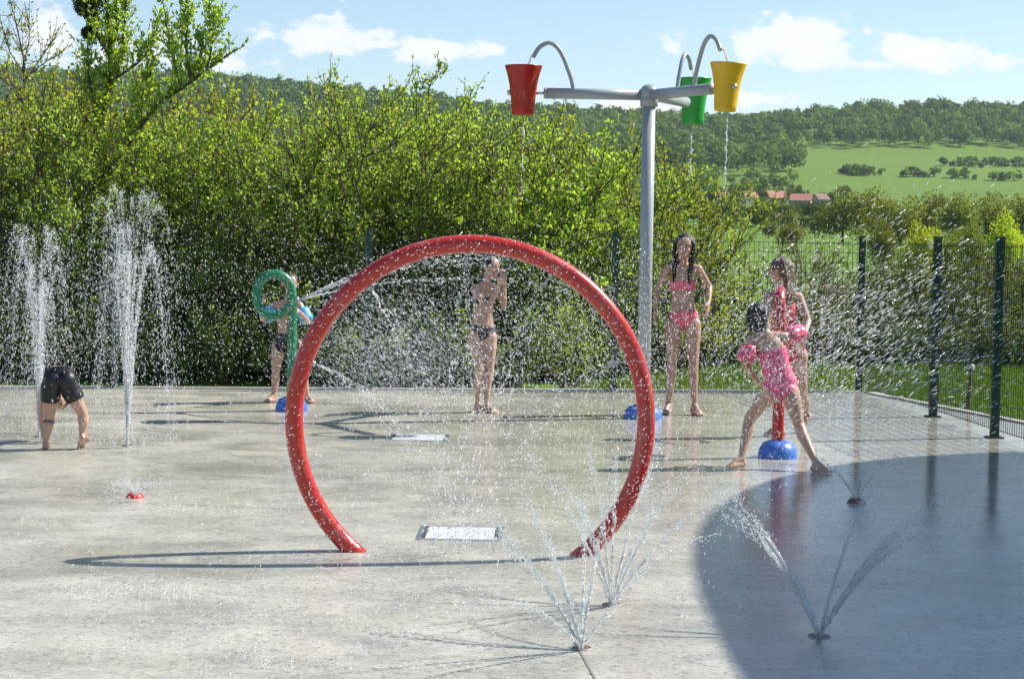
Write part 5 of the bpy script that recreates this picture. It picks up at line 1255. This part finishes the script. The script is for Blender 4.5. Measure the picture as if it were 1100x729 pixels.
# drifting drops over the pad: nobody could count them
rng = np.random.default_rng(77); lst = []
def cloud(px, py, sx_, sy_, D0, D1, n, vel, r=(.0011, .0044), p=3.3, smear=.034, jv=.9):
    P = []; n = int(n * 2.5)
    X = rng.normal(px, sx_, n); Y = rng.normal(py, sy_, n); Dd = rng.uniform(D0, D1, n)
    for a, b, d in zip(X, Y, Dd):
        q = at(a, b, d)
        P.append(tuple(q))
    P = np.array(P); k = P[:, 2] > .006; P = P[k]; m = len(P)
    v = np.array(vel) + rng.normal(size=(m, 3)) * jv
    rr_ = r[0] + (r[1] - r[0]) * rng.uniform(0, 1, m) ** p
    lst.append(drops(P, v, rr_, rr_ * 1.1 + np.linalg.norm(v, axis=1) * smear * rng.uniform(.05, .4, m) * .25, rng))
cloud(450, 380, 75, 42, 14, 17, 2400, (1.8, 0, -1.5), (.0011, .0044), 3.0, .08, .5)
cloud(420, 395, 50, 28, 14.5, 17.5, 2600, (1.8, 0, -2.0), (.001, .0035))
cloud(440, 330, 70, 32, 15.5, 17.5, 1500, (2.4, 0, -1.0))
cloud(620, 360, 60, 55, 12, 17, 1900, (.8, 0, -2.4))
cloud(720, 370, 55, 60, 12.5, 16, 1500, (.5, 0, -2.6))
cloud(840, 385, 42, 52, 11.8, 13.2, 1700, (.8, 0, -2.0), (.0012, .0048))
cloud(905, 365, 75, 50, 12, 16, 1250, (2.0, 0, 1.6), (.0012, .0052), 2.6, .10, .45)
cloud(990, 350, 75, 62, 11, 15, 950, (2.0, 0, 1.2), (.0012, .0056), 2.6, .09, .45)
cloud(820, 300, 60, 35, 13, 16, 350, (-1, 0, -1))
cloud(60, 330, 55, 60, 13, 16, 1700, (.3, 0, -2.6)); cloud(190, 330, 60, 60, 13, 17, 900, (.6, 0, -2.6))
cloud(300, 310, 60, 60, 13, 18, 700, (1.4, 0, -1.6))
cloud(660, 480, 90, 60, 9.5, 13, 1100, (.3, 0, -2.8)); cloud(480, 470, 90, 50, 10.5, 14, 500, (.3, 0, -2.8)); cloud(500, 590, 160, 60, 7.5, 9, 320, (.1, 0, -3)); cloud(860, 560, 60, 50, 8, 11, 350, (-.5, 0, -2.4))
# drops flying in front of the hoop tube
for w in np.linspace(a0, math.pi - a0, 130):
    q = hp + Vector((math.cos(w) * HR, -.1, HZ + math.sin(w) * HR)); n_ = rng.integers(6, 14)
    P = np.array(q) + rng.normal(size=(n_, 3)) * np.array([.05, .05, .05]); P[:, 1] -= .06; k = P[:, 2] > .01; P = P[k]; m = len(P)
    v = np.tile([1.2, 0, .9], (m, 1)) + rng.normal(size=(m, 3)) * .5
    rr_ = rng.uniform(.0010, .0032, m); lst.append(drops(P, v, rr_, rr_ * rng.uniform(1.2, 3.0, m), rng))
# splashes where drops strike the wet slab
def splash(px, py, sx_, sy_, n, h=.05):
    P = []
    for _ in range(n):
        c = g(rng.normal(px, sx_), rng.normal(py, sy_), 0.0)
        if c.y > 18.3: continue
        for _k in range(rng.integers(3, 8)):
            P.append((c.x + rng.normal(0, .014), c.y + rng.normal(0, .02), abs(rng.normal(0, h * .35)) + .004))
    P = np.array(P); m = len(P); rr_ = .0012 + .0034 * rng.uniform(0, 1, m) ** 2.5
    lst.append(drops(P, rng.normal(size=(m, 3)) * .4 + np.array([0, 0, 1.]), rr_, rr_ * rng.uniform(1, 2.4, m), rng))
for a in ((90, 638, 45, 5, 70), (170, 635, 40, 6, 90), (200, 548, 40, 4, 60), (300, 547, 40, 5, 60), (340, 505, 25, 6, 40), (420, 515, 30, 8, 40), (250, 655, 90, 30, 110), (120, 690, 90, 25, 90), (300, 715, 50, 12, 60), (430, 640, 70, 30, 80), (470, 690, 90, 25, 50), (600, 605, 40, 6, 60), (640, 615, 20, 10, 40),
          (150, 470, 20, 7, 90), (45, 460, 20, 7, 60), (150, 525, 25, 8, 50), (430, 430, 70, 7, 120), (530, 440, 60, 10, 80), (600, 470, 60, 20, 90), (700, 480, 60, 25, 80), (820, 465, 60, 25, 90), (900, 470, 50, 25, 70), (950, 630, 25, 5, 22), (1000, 570, 60, 20, 30), (850, 600, 60, 25, 30), (1060, 670, 30, 10, 12), (760, 640, 30, 20, 20), (60, 580, 60, 25, 50)):
    splash(*a)
o = drop_obj('water_spray', lst); tag(o, 'fine white water drops flying over and splashing on the splash pad', 'water spray', kind='stuff')


# ------------------------------------------------------------------ air
def air(dens):
    m, nt = new_mat('air'); v = N(nt, 'ShaderNodeVolumePrincipled'); v.inputs['Color'].default_value = (.80, .90, 1.0, 1); v.inputs['Density'].default_value = dens; v.inputs['Anisotropy'].default_value = .25
    o = N(nt, 'ShaderNodeOutputMaterial'); L(nt, v, 0, o, 1)
    mb = MB(); mb.box((0, 0, 108), (6600, 6600, 221)); h = mb.build('haze', m, None, False); tag(h, kind='stuff'); h.display_type = 'WIRE'
air(.00007)
scene.cycles.volume_bounces = 0
